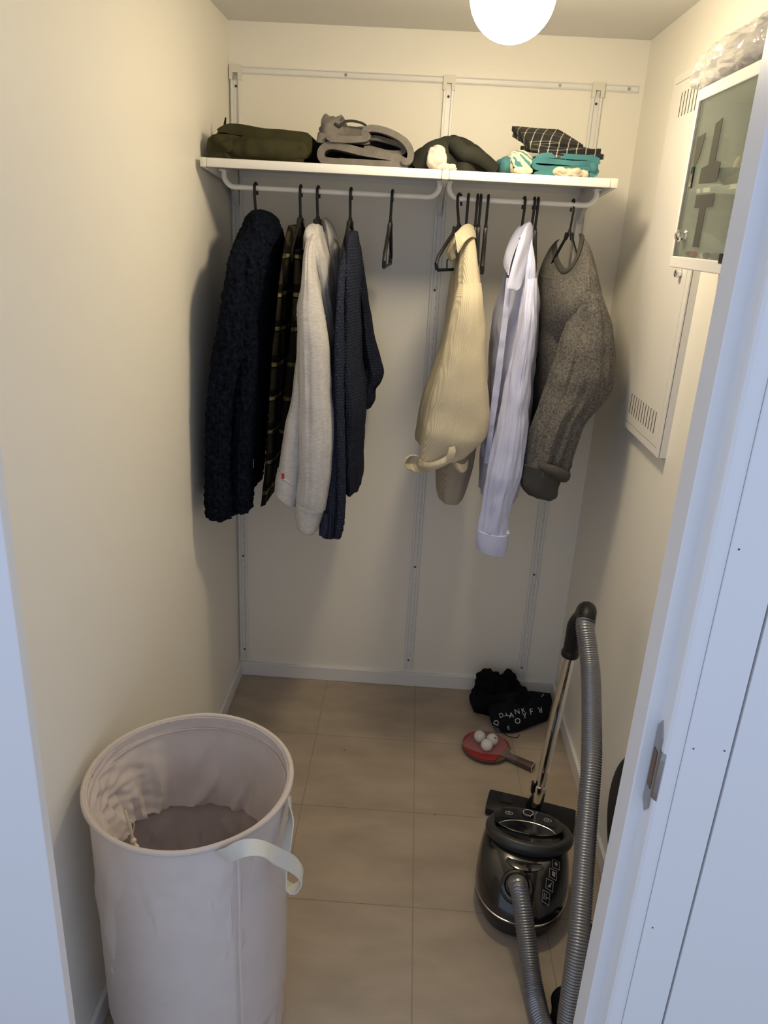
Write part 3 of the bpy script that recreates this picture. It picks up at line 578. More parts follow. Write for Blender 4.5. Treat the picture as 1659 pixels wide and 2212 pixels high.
# ------------------------------------------------------------------ hangers
def hanger_parts(t):
    """hanger in its own frame: shoulder line along local -y (near) to +y (far), hook over the rail"""
    o0 = origin(t)
    def L(p): return (o0.x, o0.y + p[0], o0.z + p[1])
    hook = []
    for k in range(13):
        a = math.radians(-25 + 205 * k / 12); hook.append((0.017 * math.cos(a), 0.0125 * math.sin(a) - 0.001))
    hook = [(0.0175, -0.018)] + hook + [(-0.0165, -0.02), (-0.008, -0.045), (-0.001, -0.072)]
    h = tube(BM(), [L(p) for p in hook], lambda s: 0.0036 + 0.0004 * s, 8)
    obj('hook', h, 'black_plastic', t)
    b = BM()
    arm = [(-0.001, -0.066), (-0.016, -0.078), (-0.034, -0.088), (-0.042, -0.076), (-0.049, -0.090), (-0.11, -0.118), (-0.175, -0.150), (-0.192, -0.168), (-0.186, -0.181), (-0.17, -0.184)]
    tube(b, [L(p) for p in arm], 0.0052, 8); tube(b, [L((-p[0], p[1])) for p in arm], 0.0052, 8)
    tube(b, [L((-0.175, -0.184)), L((0.175, -0.184))], 0.0042, 8)
    obj('shoulder_frame', b, 'black_plastic', t)
    for s in (-1, 1): obj('strap_peg', tube(BM(), [L((s * 0.10, -0.184)), L((s * 0.10, -0.160)), L((s * 0.088, -0.156))], 0.0024, 6), 'black_plastic', t)
    return t
HANG = [(0.134, -8, 0, 'black hanger under the navy fleece jacket, leftmost on the rail'), (0.258, -6, 0, 'black hanger holding the plaid overshirt'),
        (0.306, -8, 0, 'black hanger holding the grey hoodie'), (0.396, -4, 0, 'black hanger holding the navy knit cardigan'),
        (0.509, -2, 1.5, 'empty black hanger alone at the right end of the long rail'),
        (0.692, -30, -4, 'empty black hanger turned towards the room, leftmost on the short rail'), (0.716, -4, 0, 'black hanger holding the cream corduroy shirt'),
        (0.741, -2, 0, 'empty black hanger right behind the cream collar, first of three'), (0.750, -2, 0, 'empty black hanger, middle one of three right of the cream shirt'),
        (0.770, -4, 0, 'empty black hanger, rightmost of three beside the cream shirt'), (0.868, 6, 0, 'black hanger holding the light blue dress shirt'),
        (0.895, 0, 0, 'empty black hanger just right of the blue shirt collar'), (0.905, -3, 0, 'empty black hanger second right of the blue shirt, nearest the grey sweatshirt'),
        (1.000, 32, 0, 'black hanger holding the grey sweatshirt, rightmost on the rail')]
proto = None
for hx, rot, tilt, lab in HANG:
    if proto is None:
        h = thing('clothes_hanger', lab, 'hanger', (hx, RY, RZ + 0.001), 'black plastic clothes hangers'); hanger_parts(h); proto = h
    else:
        h = copy_tree(proto); h.location = (hx, RY, RZ + 0.001); h['label'] = lab
    h.rotation_euler = (0, math.radians(tilt), math.radians(rot))
    if 'empty' not in lab: h.scale = (1, 0.30 if 'sweatshirt' in lab else 0.5 if 'plaid' in lab else 0.66, 1)

# ------------------------------------------------------------------ hanging clothes
def G(name, label, cat, loc): return thing(name, label, cat, loc, 'clothes hanging on the rails')
def lo(name, key, material, t, **k): return obj(name, loft(BM(), D[key], **k), material, t)
t = G('fleece_jacket', 'dark navy fluffy fleece jacket, leftmost on the rail by the left wall', 'jacket', (0.13, -0.28, 1.60))
lo('body', 'fleece_body', 'fleece', t, n=150, seg=120, wr=0.006, fuzz=0.0045, fuzz_s=95, seed=1.3, hollow=0.05)
lo('sleeve', 'fleece_sleeve', 'fleece', t, n=190, seg=100, wr=0.006, fuzz=0.0055, fuzz_s=95, seed=4.1, zig=0.006)
lo('front_panel', 'fleece_panel', 'fleece', t, n=130, seg=80, wr=0.004, fuzz=0.005, fuzz_s=95, seed=2.2)
lo('collar', 'fleece_collar', 'fleece', t, n=44, seg=100, wr=0.003, fuzz=0.004, fuzz_s=100, seed=3.3, hollow=0.02)
zp = BM(); box(zp, 0.1555, 0.1575, -0.462, -0.460, 0.985, 1.012, 0.0006, 1); obj('zip_pull', zp, 'steel', t, smooth=False)
t = G('plaid_overshirt', 'dark plaid overshirt with olive bands and gold stripes, between fleece and hoodie', 'shirt', (0.24, -0.28, 1.60))
lo('body', 'plaid_body', 'plaid', t, n=60, seg=60, wr=0.004, seed=6.1, hollow=0.04)
lo('sleeve', 'plaid_sleeve', 'plaid', t, n=40, seg=32, wr=0.003, seed=7.1)
t = G('hoodie', 'light grey hooded sweatshirt with a small red tag near the hem', 'hoodie', (0.30, -0.28, 1.60))
lo('body', 'hoodie_body', 'hoodie', t, n=50, seg=60, wr=0.004, seed=8.1)
lo('front_panel', 'hoodie_panel', 'hoodie', t, n=40, seg=40, wr=0.003, seed=9.1, hollow=0.0)
lo('hem_band', 'hoodie_hem', 'hoodie', t, n=14, seg=40, wr=0.0015, seams=(0.08,), seed=9.1)
lo('sleeve', 'hoodie_sleeve', 'hoodie', t, n=110, seg=60, wr=0.004, crease=0.0012, seams=(0.36,), seed=11.0, hollow=0.0)
lo('cuff', 'hoodie_cuff', 'hoodie', t, n=16, seg=48, wr=0.002, seams=(0.07,), seed=11.0)
lo('hood', 'hoodie_hood', 'hoodie', t, n=80, seg=64, wr=0.006, crease=0.003, seed=12.4, hollow=0.02, freq=2)
lo('hood_lining', 'hoodie_hood2', 'hoodie', t, n=40, seg=48, wr=0.005, seed=13.4, hollow=0.02)
obj('tag', box(BM(), 0.2505, 0.2580, -0.5375, -0.5345, 0.984, 0.999, 0.0004, 1), 'red', t, smooth=False, label='small red tag')
t = G('cardigan', 'navy blue chunky knit cardigan right of the grey hoodie', 'cardigan', (0.40, -0.28, 1.60))
lo('body', 'card_body', 'knit', t, n=60, seg=64, wr=0.006, seed=14.0, fuzz=0.001, fuzz_s=140, hollow=0)
lo('back_hem', 'card_hem', 'knit_rib', t, n=12, seg=64, wr=0.003, seed=14.0, zig=0.003)
lo('front_panel', 'card_panel', 'knit', t, n=60, seg=44, wr=0.004, seed=15.0, hollow=0)
lo('front_hem', 'card_panel_hem', 'knit_rib', t, n=14, seg=44, wr=0.002, seed=15.0, zig=0.004)
lo('placket', 'card_placket', 'knit', t, n=150, seg=20, wr=0.001, seed=16.0, fuzz=0.002, fuzz_s=160, hollow=0.01)
lo('sleeve', 'card_sleeve', 'knit', t, n=60, seg=44, wr=0.005, seed=17.0)
t = G('corduroy_shirt', 'cream corduroy shirt with an unbuttoned cuff, leftmost garment on the short rail', 'shirt', (0.716, -0.28, 1.60))
lo('body', 'cream_body', 'cream', t, n=60, seg=60, wr=0.005, seed=18.0, hollow=0.05)
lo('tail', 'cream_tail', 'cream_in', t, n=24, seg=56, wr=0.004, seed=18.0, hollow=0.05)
lo('yoke', 'cream_yoke', 'cream', t, n=24, seg=40, wr=0.002, seed=19.0, hollow=0)
lo('sleeve', 'cream_sleeve', 'cream', t, n=110, seg=64, wr=0.004, crease=0.0012, freq=2, seed=20.0, hollow=0.04)
obj('cuff', patch(BM(), D['cream_cuff'], 12, 44, 0.004, 0.002, 40, 1), 'cream', t)
obj('cuff_flap', patch(BM(), D['cream_cuff2'], 10, 20, 0.004), 'cream', t)
obj('sleeve_tab', patch(BM(), D['cream_tab'], 8, 8, 0.004), 'cream', t)
obj('collar', patch(BM(), D['cream_collar'], 24, 24, 0.004), 'cream', t)
obj('collar_point', patch(BM(), D['cream_collar2'], 16, 14, 0.004), 'cream', t)
t = G('dress_shirt', 'light blue dress shirt with long sleeve and button cuff', 'shirt', (0.868, -0.28, 1.60))
lo('body', 'blue_body', 'blue_shirt', t, n=110, seg=80, wr=0.006, crease=0.0035, freq=2.6, seed=22.0, hollow=0.05)
lo('sleeve', 'blue_sleeve', 'blue_shirt', t, n=130, seg=72, wr=0.005, crease=0.003, freq=2.4, seed=23.5, hollow=0)
lo('cuff', 'blue_cuff', 'blue_shirt', t, n=16, seg=48, wr=0.0015, seed=24.0)
obj('placket', patch(BM(), D['blue_placket'], 50, 6, 0.003, 0.003, 40, 2), 'blue_shirt', t)
obj('collar', patch(BM(), D['blue_collar'], 28, 22, 0.003), 'blue_shirt', t)
obj('collar_point', patch(BM(), D['blue_collar2'], 22, 14, 0.003), 'blue_shirt', t)
obj('button', lathe(BM(), [(0, 0), (0.0045, 0), (0.005, 0.001), (0.0045, 0.0022), (0.003, 0.0016), (0, 0.0016)], (0.8890, -0.5365, 0.867), 16, (0.1, -1, 0.1)), 'pearl', t)
t = G('sweatshirt', 'dark heather grey crew neck sweatshirt with rolled cuff, rightmost on the rail', 'sweatshirt', (1.0, -0.28, 1.58))
lo('body', 'grey_body', 'grey_sweat', t, n=60, seg=64, wr=0.006, seed=26.0, hollow=0.04)
obj('chest', patch(BM(), D['grey_chest'], 28, 32, 0.006, 0.004, 16, 3), 'grey_sweat', t)
obj('neckband', tube(BM(), D['grey_neck'], lambda s: 0.0085 * min(1.0, 0.3 + 7 * min(s, 1 - s)), 10, 60, flat=0.6), 'grey_rib', t)
lo('sleeve', 'grey_sleeve', 'grey_sweat', t, n=110, seg=72, wr=0.008, crease=0.003, seed=28.2, hollow=0)
lo('cuff', 'grey_cuff', 'grey_rib', t, n=20, seg=48, wr=0.004, seed=29.0, zig=0.006)
_q = D['grey_roll'][2]
obj('rolled_cuff', tube(BM(), [(_q[0] + 0.8 * _q[3] * math.cos(a) , _q[1] + 0.85 * _q[4] * math.sin(a), _q[2] - 0.3 * _q[3] * math.cos(a) + 0.004 * math.sin(3 * a)) for a in [2 * math.pi * k / 40 for k in range(41)]], lambda s: 0.0135 + 0.003 * math.sin(9 * s), 14, 60, flat=0.75, up=(0, 0, 1)), 'grey_rib', t)
# ------------------------------------------------------------------ folded clothes on the shelves
t = thing('olive_trousers', 'folded olive green trousers at the left end of the shelf', 'trousers', (0.17, -0.22, ST), 'clothes folded on the shelves')
pr = [(0.276, 1.803), (0.10, 1.801), (0.040, 1.806), (0.034, 1.830), (0.05, 1.842), (0.15, 1.834), (0.272, 1.826), (0.286, 1.832), (0.284, 1.852), (0.25, 1.862), (0.14, 1.864), (0.075, 1.868), (0.05, 1.862)]
obj('folded_legs', ribbon_sweep(BM(), pr, 0.026, -0.355, -0.09, 24, 0.010, 1.0, 80), 'olive', t)
obj('front_fold', blob(BM(), (0.181, -0.335, 1.826), (0.112, 0.036, 0.032), 0.012, 16, 2.0, 2.6, ST, 90, 44, ridge=0.005), 'olive', t)
obj('rolled_end', blob(BM(), (0.062, -0.315, 1.832), (0.036, 0.055, 0.038), 0.018, 24, 5.0, 2.4, ST, 80, 56, ridge=0.016), 'olive', t)
obj('waistband', tube(BM(), [(0.075, -0.25, 1.872), (0.13, -0.265, 1.866), (0.19, -0.27, 1.858), (0.25, -0.265, 1.853), (0.278, -0.25, 1.856)], 0.013, 10, 30, flat=0.45), 'olive_dark', t)
obj('belt_loop', patch(BM(), [[(0.040, -0.26, 1.86), (0.048, -0.26, 1.86)], [(0.041, -0.255, 1.885), (0.048, -0.255, 1.885)], [(0.045, -0.25, 1.906), (0.048, -0.25, 1.906)]], 8, 5, 0.003), 'olive_dark', t)
obj('pocket_flap', patch(BM(), [[(0.056, -0.275, 1.868), (0.082, -0.275, 1.868)], [(0.057, -0.270, 1.880), (0.082, -0.270, 1.879)], [(0.059, -0.262, 1.886), (0.080, -0.262, 1.884)]], 8, 8, 0.004, 0.001), 'olive_dark', t)

t = thing('grey_joggers', 'dark grey sweatpants loosely folded with open leg ends facing out', 'sweatpants', (0.43, -0.22, ST), 'clothes folded on the shelves')
pa_ = [(0.545, 1.802), (0.44, 1.803), (0.345, 1.803), (0.322, 1.812), (0.323, 1.830), (0.342, 1.841), (0.372, 1.839), (0.420, 1.831), (0.47, 1.825), (0.51, 1.820), (0.540, 1.817)]
obj('lower_leg', ribbon_sweep(BM(), pa_, 0.018, -0.37, -0.10, 22, 0.005, 2.0, 90), 'grey_pants', t)
pb_ = [(0.335, 1.856), (0.40, 1.856), (0.44, 1.862), (0.432, 1.874), (0.45, 1.884), (0.50, 1.876), (0.535, 1.861), (0.552, 1.838), (0.549, 1.815), (0.53, 1.811)]
obj('upper_leg', ribbon_sweep(BM(), pb_, 0.016, -0.375, -0.10, 22, 0.005, 3.0, 90), 'grey_pants', t)
pc_ = [(0.445, 1.851), (0.40, 1.858), (0.46, 1.864), (0.525, 1.852), (0.535, 1.836), (0.49, 1.832), (0.43, 1.842)]
obj('inner_fold', ribbon_sweep(BM(), pc_, 0.012, -0.35, -0.10, 18, 0.004, 4.0, 70), 'grey_pants', t)
obj('seat_bulk', blob(BM(), (0.405, -0.20, 1.868), (0.115, 0.095, 0.042), 0.012, 18, 3.0, 2.2, ST, 60, 36, ridge=0.006), 'grey_pants', t)
obj('waist_bunch', blob(BM(), (0.345, -0.285, 1.876), (0.040, 0.05, 0.036), 0.016, 30, 6.0, 2.3, None, 60, 40, ridge=0.012), 'grey_pants', t)
obj('waist_fold', patch(BM(), [[(0.318, -0.335, 1.862), (0.335, -0.355, 1.858), (0.362, -0.335, 1.866)], [(0.316, -0.33, 1.890), (0.333, -0.35, 1.884), (0.360, -0.33, 1.892)], [(0.322, -0.305, 1.917), (0.340, -0.325, 1.902), (0.366, -0.30, 1.918)], [(0.332, -0.28, 1.914), (0.348, -0.30, 1.900), (0.372, -0.275, 1.912)]], 22, 22, 0.007, 0.004, 40, 1), 'grey_pants', t)
obj('cuff_end', patch(BM(), [[(0.314, -0.34, 1.868), (0.312, -0.345, 1.850)], [(0.316, -0.36, 1.870), (0.312, -0.365, 1.846)], [(0.334, -0.36, 1.866), (0.330, -0.365, 1.845)]], 12, 10, 0.007, 0.002), 'grey_pants', t)
obj('drawstring', tube(BM(), [(0.352, -0.34, 1.895), (0.366, -0.335, 1.890), (0.378, -0.325, 1.902), (0.40, -0.30, 1.907), (0.425, -0.29, 1.902), (0.442, -0.295, 1.886)], 0.0042, 8, 30, flat=0.7), 'cord_dark', t)

t = thing('green_jacket', 'dark green thin jacket bundled in a heap over the shelf joint', 'jacket', (0.67, -0.2, ST), 'clothes folded on the shelves')
obj('heap', blob(BM(), (0.668, -0.225, 1.800), (0.114, 0.125, 0.096), 0.018, 14, 4.0, 2.0, ST + 0.0005, 110, 70, ridge=0.013), 'dark_green', t)
obj('sleeve_fold', tube(BM(), [(0.665, -0.325, 1.862), (0.69, -0.345, 1.842), (0.715, -0.345, 1.838), (0.745, -0.335, 1.828), (0.778, -0.32, 1.808)], lambda s: 0.021 - 0.006 * s, 14, 30), 'dark_green', t)
obj('front_fold', patch(BM(), [[(0.558, -0.30, 1.824), (0.600, -0.33, 1.862), (0.640, -0.31, 1.88)], [(0.560, -0.335, 1.812), (0.600, -0.36, 1.838), (0.650, -0.35, 1.845)], [(0.570, -0.345, 1.798), (0.610, -0.365, 1.80), (0.66, -0.36, 1.80)]], 18, 20, 0.005, 0.004, 25, 2), 'dark_green', t)

t = thing('pale_cloth', 'small crumpled pinkish white cloth in front of the dark green heap', 'cloth', (0.63, -0.36, ST), 'clothes folded on the shelves')
obj('bunch', blob(BM(), (0.622, -0.372, 1.820), (0.026, 0.020, 0.031), 0.006, 34, 2.0, 3.4, ST + 0.0005, 72, 50, ridge=0.0045), 'pink_white', t)
obj('loose_end', blob(BM(), (0.650, -0.378, 1.800), (0.030, 0.018, 0.012), 0.005, 45, 8.0, 2.2, ST + 0.0005, 44, 26, ridge=0.004), 'pink_white', t)

t = thing('leaf_print_shirt', 'cream and teal leaf print shirt folded under the teal one', 'shirt', (0.83, -0.25, ST), 'clothes folded on the shelves')
obj('fold', blob(BM(), (0.838, -0.285, 1.822), (0.040, 0.085, 0.032), 0.008, 20, 3.0, 2.5, ST + 0.0005, 56, 36, ridge=0.005), 'leaf_print', t)
obj('teal_corner', blob(BM(), (0.806, -0.285, 1.816), (0.024, 0.075, 0.024), 0.006, 22, 7.0, 2.2, ST + 0.0005, 44, 30), 'teal', t, label='teal corner of the print')
obj('front_flap', patch(BM(), [[(0.815, -0.345, 1.848), (0.845, -0.35, 1.852), (0.868, -0.35, 1.836)], [(0.812, -0.372, 1.832), (0.838, -0.378, 1.832), (0.864, -0.376, 1.822)], [(0.822, -0.376, 1.812), (0.840, -0.382, 1.808), (0.856, -0.378, 1.800)]], 14, 16, 0.004, 0.001), 'leaf_print', t)

t = thing('teal_shirt', 'plain teal shirt folded beneath the black checked shirt', 'shirt', (0.95, -0.25, ST), 'clothes folded on the shelves')
pt = [(0.875, 1.801), (0.94, 1.802), (1.01, 1.801), (1.034, 1.806), (1.034, 1.816), (1.00, 1.817), (0.94, 1.814), (0.89, 1.813), (0.870, 1.819), (0.872, 1.829), (0.90, 1.830), (0.96, 1.829), (1.01, 1.830), (1.03, 1.828), (1.035, 1.836), (1.01, 1.843), (0.95, 1.844), (0.89, 1.842), (0.874, 1.838)]
obj('folded_body', ribbon_sweep(BM(), pt, 0.0125, -0.365, -0.10, 22, 0.004, 5.0, 120), 'teal', t)
obj('side_fold', blob(BM(), (1.025, -0.30, 1.820), (0.020, 0.075, 0.025), 0.006, 25, 4.0, 2.2, ST + 0.0005, 40, 28, ridge=0.004), 'teal', t)
t = thing('cream_cloth', 'crumpled cream cloth poking out below the teal shirt', 'cloth', (0.97, -0.36, ST), 'clothes folded on the shelves')
obj('crumple', blob(BM(), (0.968, -0.372, 1.806), (0.048, 0.018, 0.014), 0.008, 40, 1.5, 2.2, ST + 0.0005, 60, 30, ridge=0.006), 'cream_cloth', t)
obj('left_roll', blob(BM(), (0.845, -0.382, 1.803), (0.024, 0.010, 0.010), 0.003, 50, 2.5, 2.2, ST + 0.0005, 36, 20), 'cream_cloth', t)

t = thing('checked_shirt', 'folded black shirt with cream window-pane check on top of the teal pile', 'shirt', (0.95, -0.27, 1.85), 'clothes folded on the shelves')
obj('top_fold', patch(BM(), [[(0.822, -0.21, 1.919), (0.88, -0.20, 1.919), (0.948, -0.20, 1.918)], [(0.838, -0.27, 1.900), (0.90, -0.265, 1.903), (0.975, -0.255, 1.896)], [(0.860, -0.34, 1.868), (0.92, -0.335, 1.872), (1.000, -0.32, 1.870)]], 24, 24, 0.012, 0.003, 18, 1), 'windowpane', t)
obj('middle_fold', patch(BM(), [[(0.826, -0.215, 1.905), (0.90, -0.205, 1.900), (0.96, -0.20, 1.895)], [(0.846, -0.28, 1.884), (0.92, -0.27, 1.880), (1.00, -0.26, 1.874)], [(0.864, -0.352, 1.858), (0.94, -0.35, 1.856), (1.045, -0.335, 1.862)]], 22, 24, 0.013, 0.004, 22, 4), 'windowpane', t)
obj('bottom_fold', patch(BM(), [[(0.85, -0.22, 1.872), (0.94, -0.21, 1.868), (1.03, -0.21, 1.866)], [(0.862, -0.30, 1.862), (0.95, -0.29, 1.856), (1.05, -0.28, 1.858)], [(0.885, -0.362, 1.852), (0.96, -0.365, 1.842), (1.052, -0.352, 1.846)]], 20, 24, 0.011, 0.004, 26, 7), 'windowpane', t)

# ------------------------------------------------------------------ cabinets on the right wall
t = thing('wall_cabinet', 'tall flat white metal cabinet with vent slots on the right wall', 'cabinet', (RW, -0.56, 1.17))
CX = 1.192
b = BM(); y0, y1, z0, z1 = -0.745, -0.375, 1.165, 2.03
box(b, CX + 0.004, RW, y0, y1, z0, z1)
for a in ((y0, y0 + 0.022, z0, z1), (y1 - 0.012, y1, z0, z1), (y0 + 0.022, y1 - 0.012, z0, z0 + 0.018), (y0 + 0.022, y1 - 0.012, z1 - 0.018, z1)): box(b, CX, CX + 0.006, *a, 0.0008, 1)
obj('frame', b, 'cab_white', t, smooth=False)
d = obj('door', box(BM(), CX - 0.001, CX + 0.004, y0 + 0.0235, y1 - 0.0135, z0 + 0.0195, z1 - 0.0195, 0.001, 1), 'cab_white', t, smooth=False)
for k in range(11):
    yy = y0 + 0.055 + k * 0.0225
    obj('vent_slot', prism(BM(), [(yy, z0 + 0.045), (yy + 0.004, z0 + 0.045), (yy + 0.004, z0 + 0.098), (yy, z0 + 0.098)], 'x', CX - 0.0014, CX - 0.0004), 'dark_hole', d, smooth=False)
    obj('vent_slot', prism(BM(), [(yy, z1 - 0.098), (yy + 0.004, z1 - 0.098), (yy + 0.004, z1 - 0.045), (yy, z1 - 0.045)], 'x', CX - 0.0014, CX - 0.0004), 'dark_hole', d, smooth=False)
obj('lock', lathe(BM(), [(0, 0.016), (0.004, 0.0155), (0.0085, 0.013), (0.0095, 0.008), (0.008, 0.002), (0.010, 0)], (CX - 0.001, -0.685, 1.585), 24, (-1, 0, 0)), 'chrome', d)

t = thing('glass_cabinet', 'small white cabinet with a greenish glass door on the right wall', 'cabinet', (RW, -1.04, 1.60))
GX, gy0, gy1, gz0, gz1 = 1.110, -1.235, -0.850, 1.603, 1.929
b = BM(); f = 0.022; e = 0.018
box(b, GX, RW, gy0, gy1, gz0, gz0 + f, 0.002); box(b, GX, RW, gy0, gy1, gz1 - f, gz1, 0.002)
box(b, GX, RW, gy0, gy0 + e, gz0 + f, gz1 - f); box(b, GX, RW, gy1 - 0.011, gy1, gz0 + f, gz1 - f)
obj('case', b, 'cab_white', t, smooth=False)
obj('back_panel', box(BM(), RW - 0.006, RW - 0.001, gy0 + e, gy1 - 0.011, gz0 + f, gz1 - f), 'cab_in', t, smooth=False)
obj('inner_shelf', box(BM(), GX + 0.022, RW - 0.006, gy0 + e, gy1 - 0.011, 1.744, 1.752), 'cab_white', t, smooth=False)
gd = obj('glass_door', box(BM(), GX + 0.003, GX + 0.007, gy0 + e + 0.001, gy1 - 0.016, gz0 + f + 0.001, gz1 - f - 0.001), 'cab_glass', t, smooth=False)
obj('edge_strip', box(BM(), GX + 0.0015, GX + 0.009, gy1 - 0.0165, gy1 - 0.0115, gz0 + f, gz1 - f), 'steel', gd, smooth=False)
obj('knob', lathe(BM(), [(0, 0.018), (0.006, 0.0175), (0.011, 0.014), (0.012, 0.009), (0.009, 0.003), (0.0125, 0)], (GX + 0.003, -0.905, 1.664), 28, (-1, 0, 0)), 'chrome', gd)
obj('magnet_plate', box(BM(), GX - 0.0005, GX + 0.003, -0.899, -0.885, 1.752, 1.790, 0.001, 1), 'black_gloss', gd, smooth=False)
obj('hinge', box(BM(), GX - 0.001, GX + 0.004, -1.135, -1.120, gz0 + 0.018, gz0 + 0.034), 'black_plastic', gd, smooth=False)
LX = GX + 0.0021
def decal(poly): return obj('letter', prism(BM(), poly, 'x', LX, LX + 0.0006), 'letter_grey', gd, smooth=False)
decal([(-0.935, 1.737), (-1.032, 1.737), (-1.032, 1.715), (-0.998, 1.715), (-0.998, 1.645), (-0.965, 1.645), (-0.965, 1.715), (-0.935, 1.715)])
decal([(-0.935, 1.757), (-1.030, 1.757), (-1.032, 1.788), (-1.002, 1.792), (-1.002, 1.862), (-0.970, 1.856), (-0.970, 1.788), (-0.935, 1.784)])
decal([(-0.882, 1.842), (-0.925, 1.846), (-0.912, 1.806), (-0.885, 1.780)])
it = thing('green_dish', 'dark green dish with a beige shell, behind the cabinet glass on the inner shelf', 'dish', (1.165, -0.98, 1.752))
obj('bowl', lathe(BM(), [(0, 0), (0.020, 0), (0.036, 0.022), (0.038, 0.030), (0.034, 0.029), (0.019, 0.006), (0, 0.005)], (1.165, -0.975, 1.7525), 28), 'bottle_green', it)
obj('shell', blob(BM(), (1.165, -0.975, 1.782), (0.009, 0.011, 0.022), 0.002, 40, 1.0, 2, None, 24, 16), 'beige_thing', it)
for i, (yy, ln, cm, lab) in enumerate(((-0.91, 0.042, 'black_plastic', 'dark red-tipped pen lying at the bottom of the glass cabinet'), (-0.985, 0.030, 'cab_white', 'white tube lying at the bottom of the glass cabinet'), (-1.045, 0.045, 'letter_grey', 'grey marker lying at the bottom of the glass cabinet'))):
    it = thing('marker_pen', lab, 'pen', (1.13, yy, gz0 + f + 0.006), 'pens in the glass cabinet')
    obj('barrel', tube(BM(), [(1.128, yy - ln / 2, gz0 + f + 0.006), (1.132, yy + ln / 2, gz0 + f + 0.006)], 0.0055, 10), cm, it)
    obj('cap', tube(BM(), [(1.127, yy - ln / 2 - 0.011, gz0 + f + 0.006), (1.128, yy - ln / 2 - 0.0005, gz0 + f + 0.006)], 0.006, 10), 'red' if i == 0 else 'black_plastic', it)

t = thing('wrapped_package', 'white package in crinkled clear plastic lying on top of the glass cabinet', 'package', (1.15, -0.99, gz1))
obj('contents', blob(BM(), (1.150, -1.02, gz1 + 0.032), (0.044, 0.225, 0.030), 0.006, 24, 2.0, 4.0, gz1 + 0.002, 100, 60, ridge=0.005), 'wrapped_white', t)
obj('plastic_wrap', blob(BM(), (1.150, -1.015, gz1 + 0.034), (0.054, 0.262, 0.040), 0.009, 26, 5.0, 3.4, gz1 + 0.0005, 150, 90, ridge=0.007), 'wrap', t)

# ------------------------------------------------------------------ laundry hamper
HX, HY, HZ, HR = 0.217, -1.362, 0.65, 0.192
t = thing('laundry_hamper', 'large round beige cloth laundry hamper standing by the left wall', 'hamper', (HX, HY, 0))
b = BM(); n_, sg_ = 70, 128; rings = []
for i in range(n_):
    s = i / (n_ - 1); z = 0.004 + (HZ - 0.004) * s; ring = []
    for k in range(sg_):
        a = 2 * math.pi * k / sg_; c, q = math.cos(a), math.sin(a)
        env = math.sin(math.pi * min(1, max(0, s * 1.02))) ** 0.6
        w = env * (0.012 * noise.noise(Vector((c * 2.2, q * 2.2, z * 2.0 + 3))) + 0.005 * noise.noise(Vector((c * 5, q * 5, z * 7))) + 0.003 * noise.noise(Vector((c * 3 + z * 9, q * 3, z * 14 - c * 6))))
        w -= env * 0.009 * max(0.0, 1 - abs(noise.noise(Vector((c * 2.6 + z * 2.2, q * 2.6, z * 3.1 + 7)))) * 8)
        w += env * 0.006 * (1 - abs(noise.noise(Vector((c * 1.8 - z * 3.0, q * 1.8 + z, z * 2.4 + 2))))) ** 8 - 0.005 * env * max(0.0, 1 - abs(noise.noise(Vector((c * 4.5, q * 4.5 - z * 4, z * 6.0 + 11)))) * 7)
        r = min(HR - 0.004 + w - 0.004 * math.sin(math.pi * s) - 0.010 * (1 - s), 0.212)
        ring.append(b.verts.new((max(HX + r * c, 0.003), HY + r * q, z)))
    rings.append(ring)
for s in range(n_ - 1, -1, -14):
    z = 0.012 + (HZ - 0.012) * s / (n_ - 1); rr = HR - 0.007
    rings.append([b.verts.new((HX + rr * math.cos(2 * math.pi * k / sg_), HY + rr * math.sin(2 * math.pi * k / sg_), z)) for k in range(sg_)])
for i in range(len(rings) - 1):
    for k in range(sg_): b.faces.new((rings[i][k], rings[i][(k + 1) % sg_], rings[i + 1][(k + 1) % sg_], rings[i + 1][k]))
b.faces.new(rings[0][::-1]); b.faces.new(rings[-1])
obj('cloth_body', b, 'hamper', t)
obj('rim', tube(BM(), [(HX + HR * math.cos(2 * math.pi * k / 72), HY + HR * math.sin(2 * math.pi * k / 72), HZ + 0.001 * math.sin(k * 2 * math.pi * 5 / 72)) for k in range(73)], 0.0052, 10), 'hamper_rim', t)
# gathered lining hanging inside
b = BM(); rings = []; nl = 46; sl_ = 160
for i in range(nl):
    s = i / (nl - 1); ring = []
    for k in range(sl_):
        a = 2 * math.pi * k / sl_; c, q = math.cos(a), math.sin(a)
        left = max(0.0, math.cos(a - math.radians(185))) ** 3
        drop = 0.205 - 0.12 * left * 0.5
        z = HZ - 0.004 - drop * s + 0.006 * s * noise.noise(Vector((c * 9, q * 9, 1.0)))
        w = 0.012 * s * (1 + left) * noise.noise(Vector((c * 3.2, q * 3.2, s * 1.5 + 2))) + (0.0035 + 0.007 * left) * s * noise.noise(Vector((c * 14, q * 14, s * 1.2))) - 0.010 * s * max(0.0, 1 - abs(noise.noise(Vector((c * 2.1 + s * 0.8, q * 2.1 - s * 0.5, 4.2)))) * 7) + left * 0.006 * noise.noise(Vector((c * 6, q * 6, s * 12)))
        r = HR - 0.0050 - 0.026 * s - 0.028 * left * s + w
        ring.append(b.verts.new((HX + r * c, HY + r * q, z)))
    rings.append(ring)
for k in range(sl_): pass
back = [b.verts.new(v.co + Vector(((v.co.x - HX) * 0.015, (v.co.y - HY) * 0.015, 0.001))) for v in rings[-1]]
rings.append(back)
for i in range(len(rings) - 1):
    for k in range(sl_): b.faces.new((rings[i][k], rings[i][(k + 1) % sl_], rings[i + 1][(k + 1) % sl_], rings[i + 1][k]))
obj('lining', b, 'hamper', t)
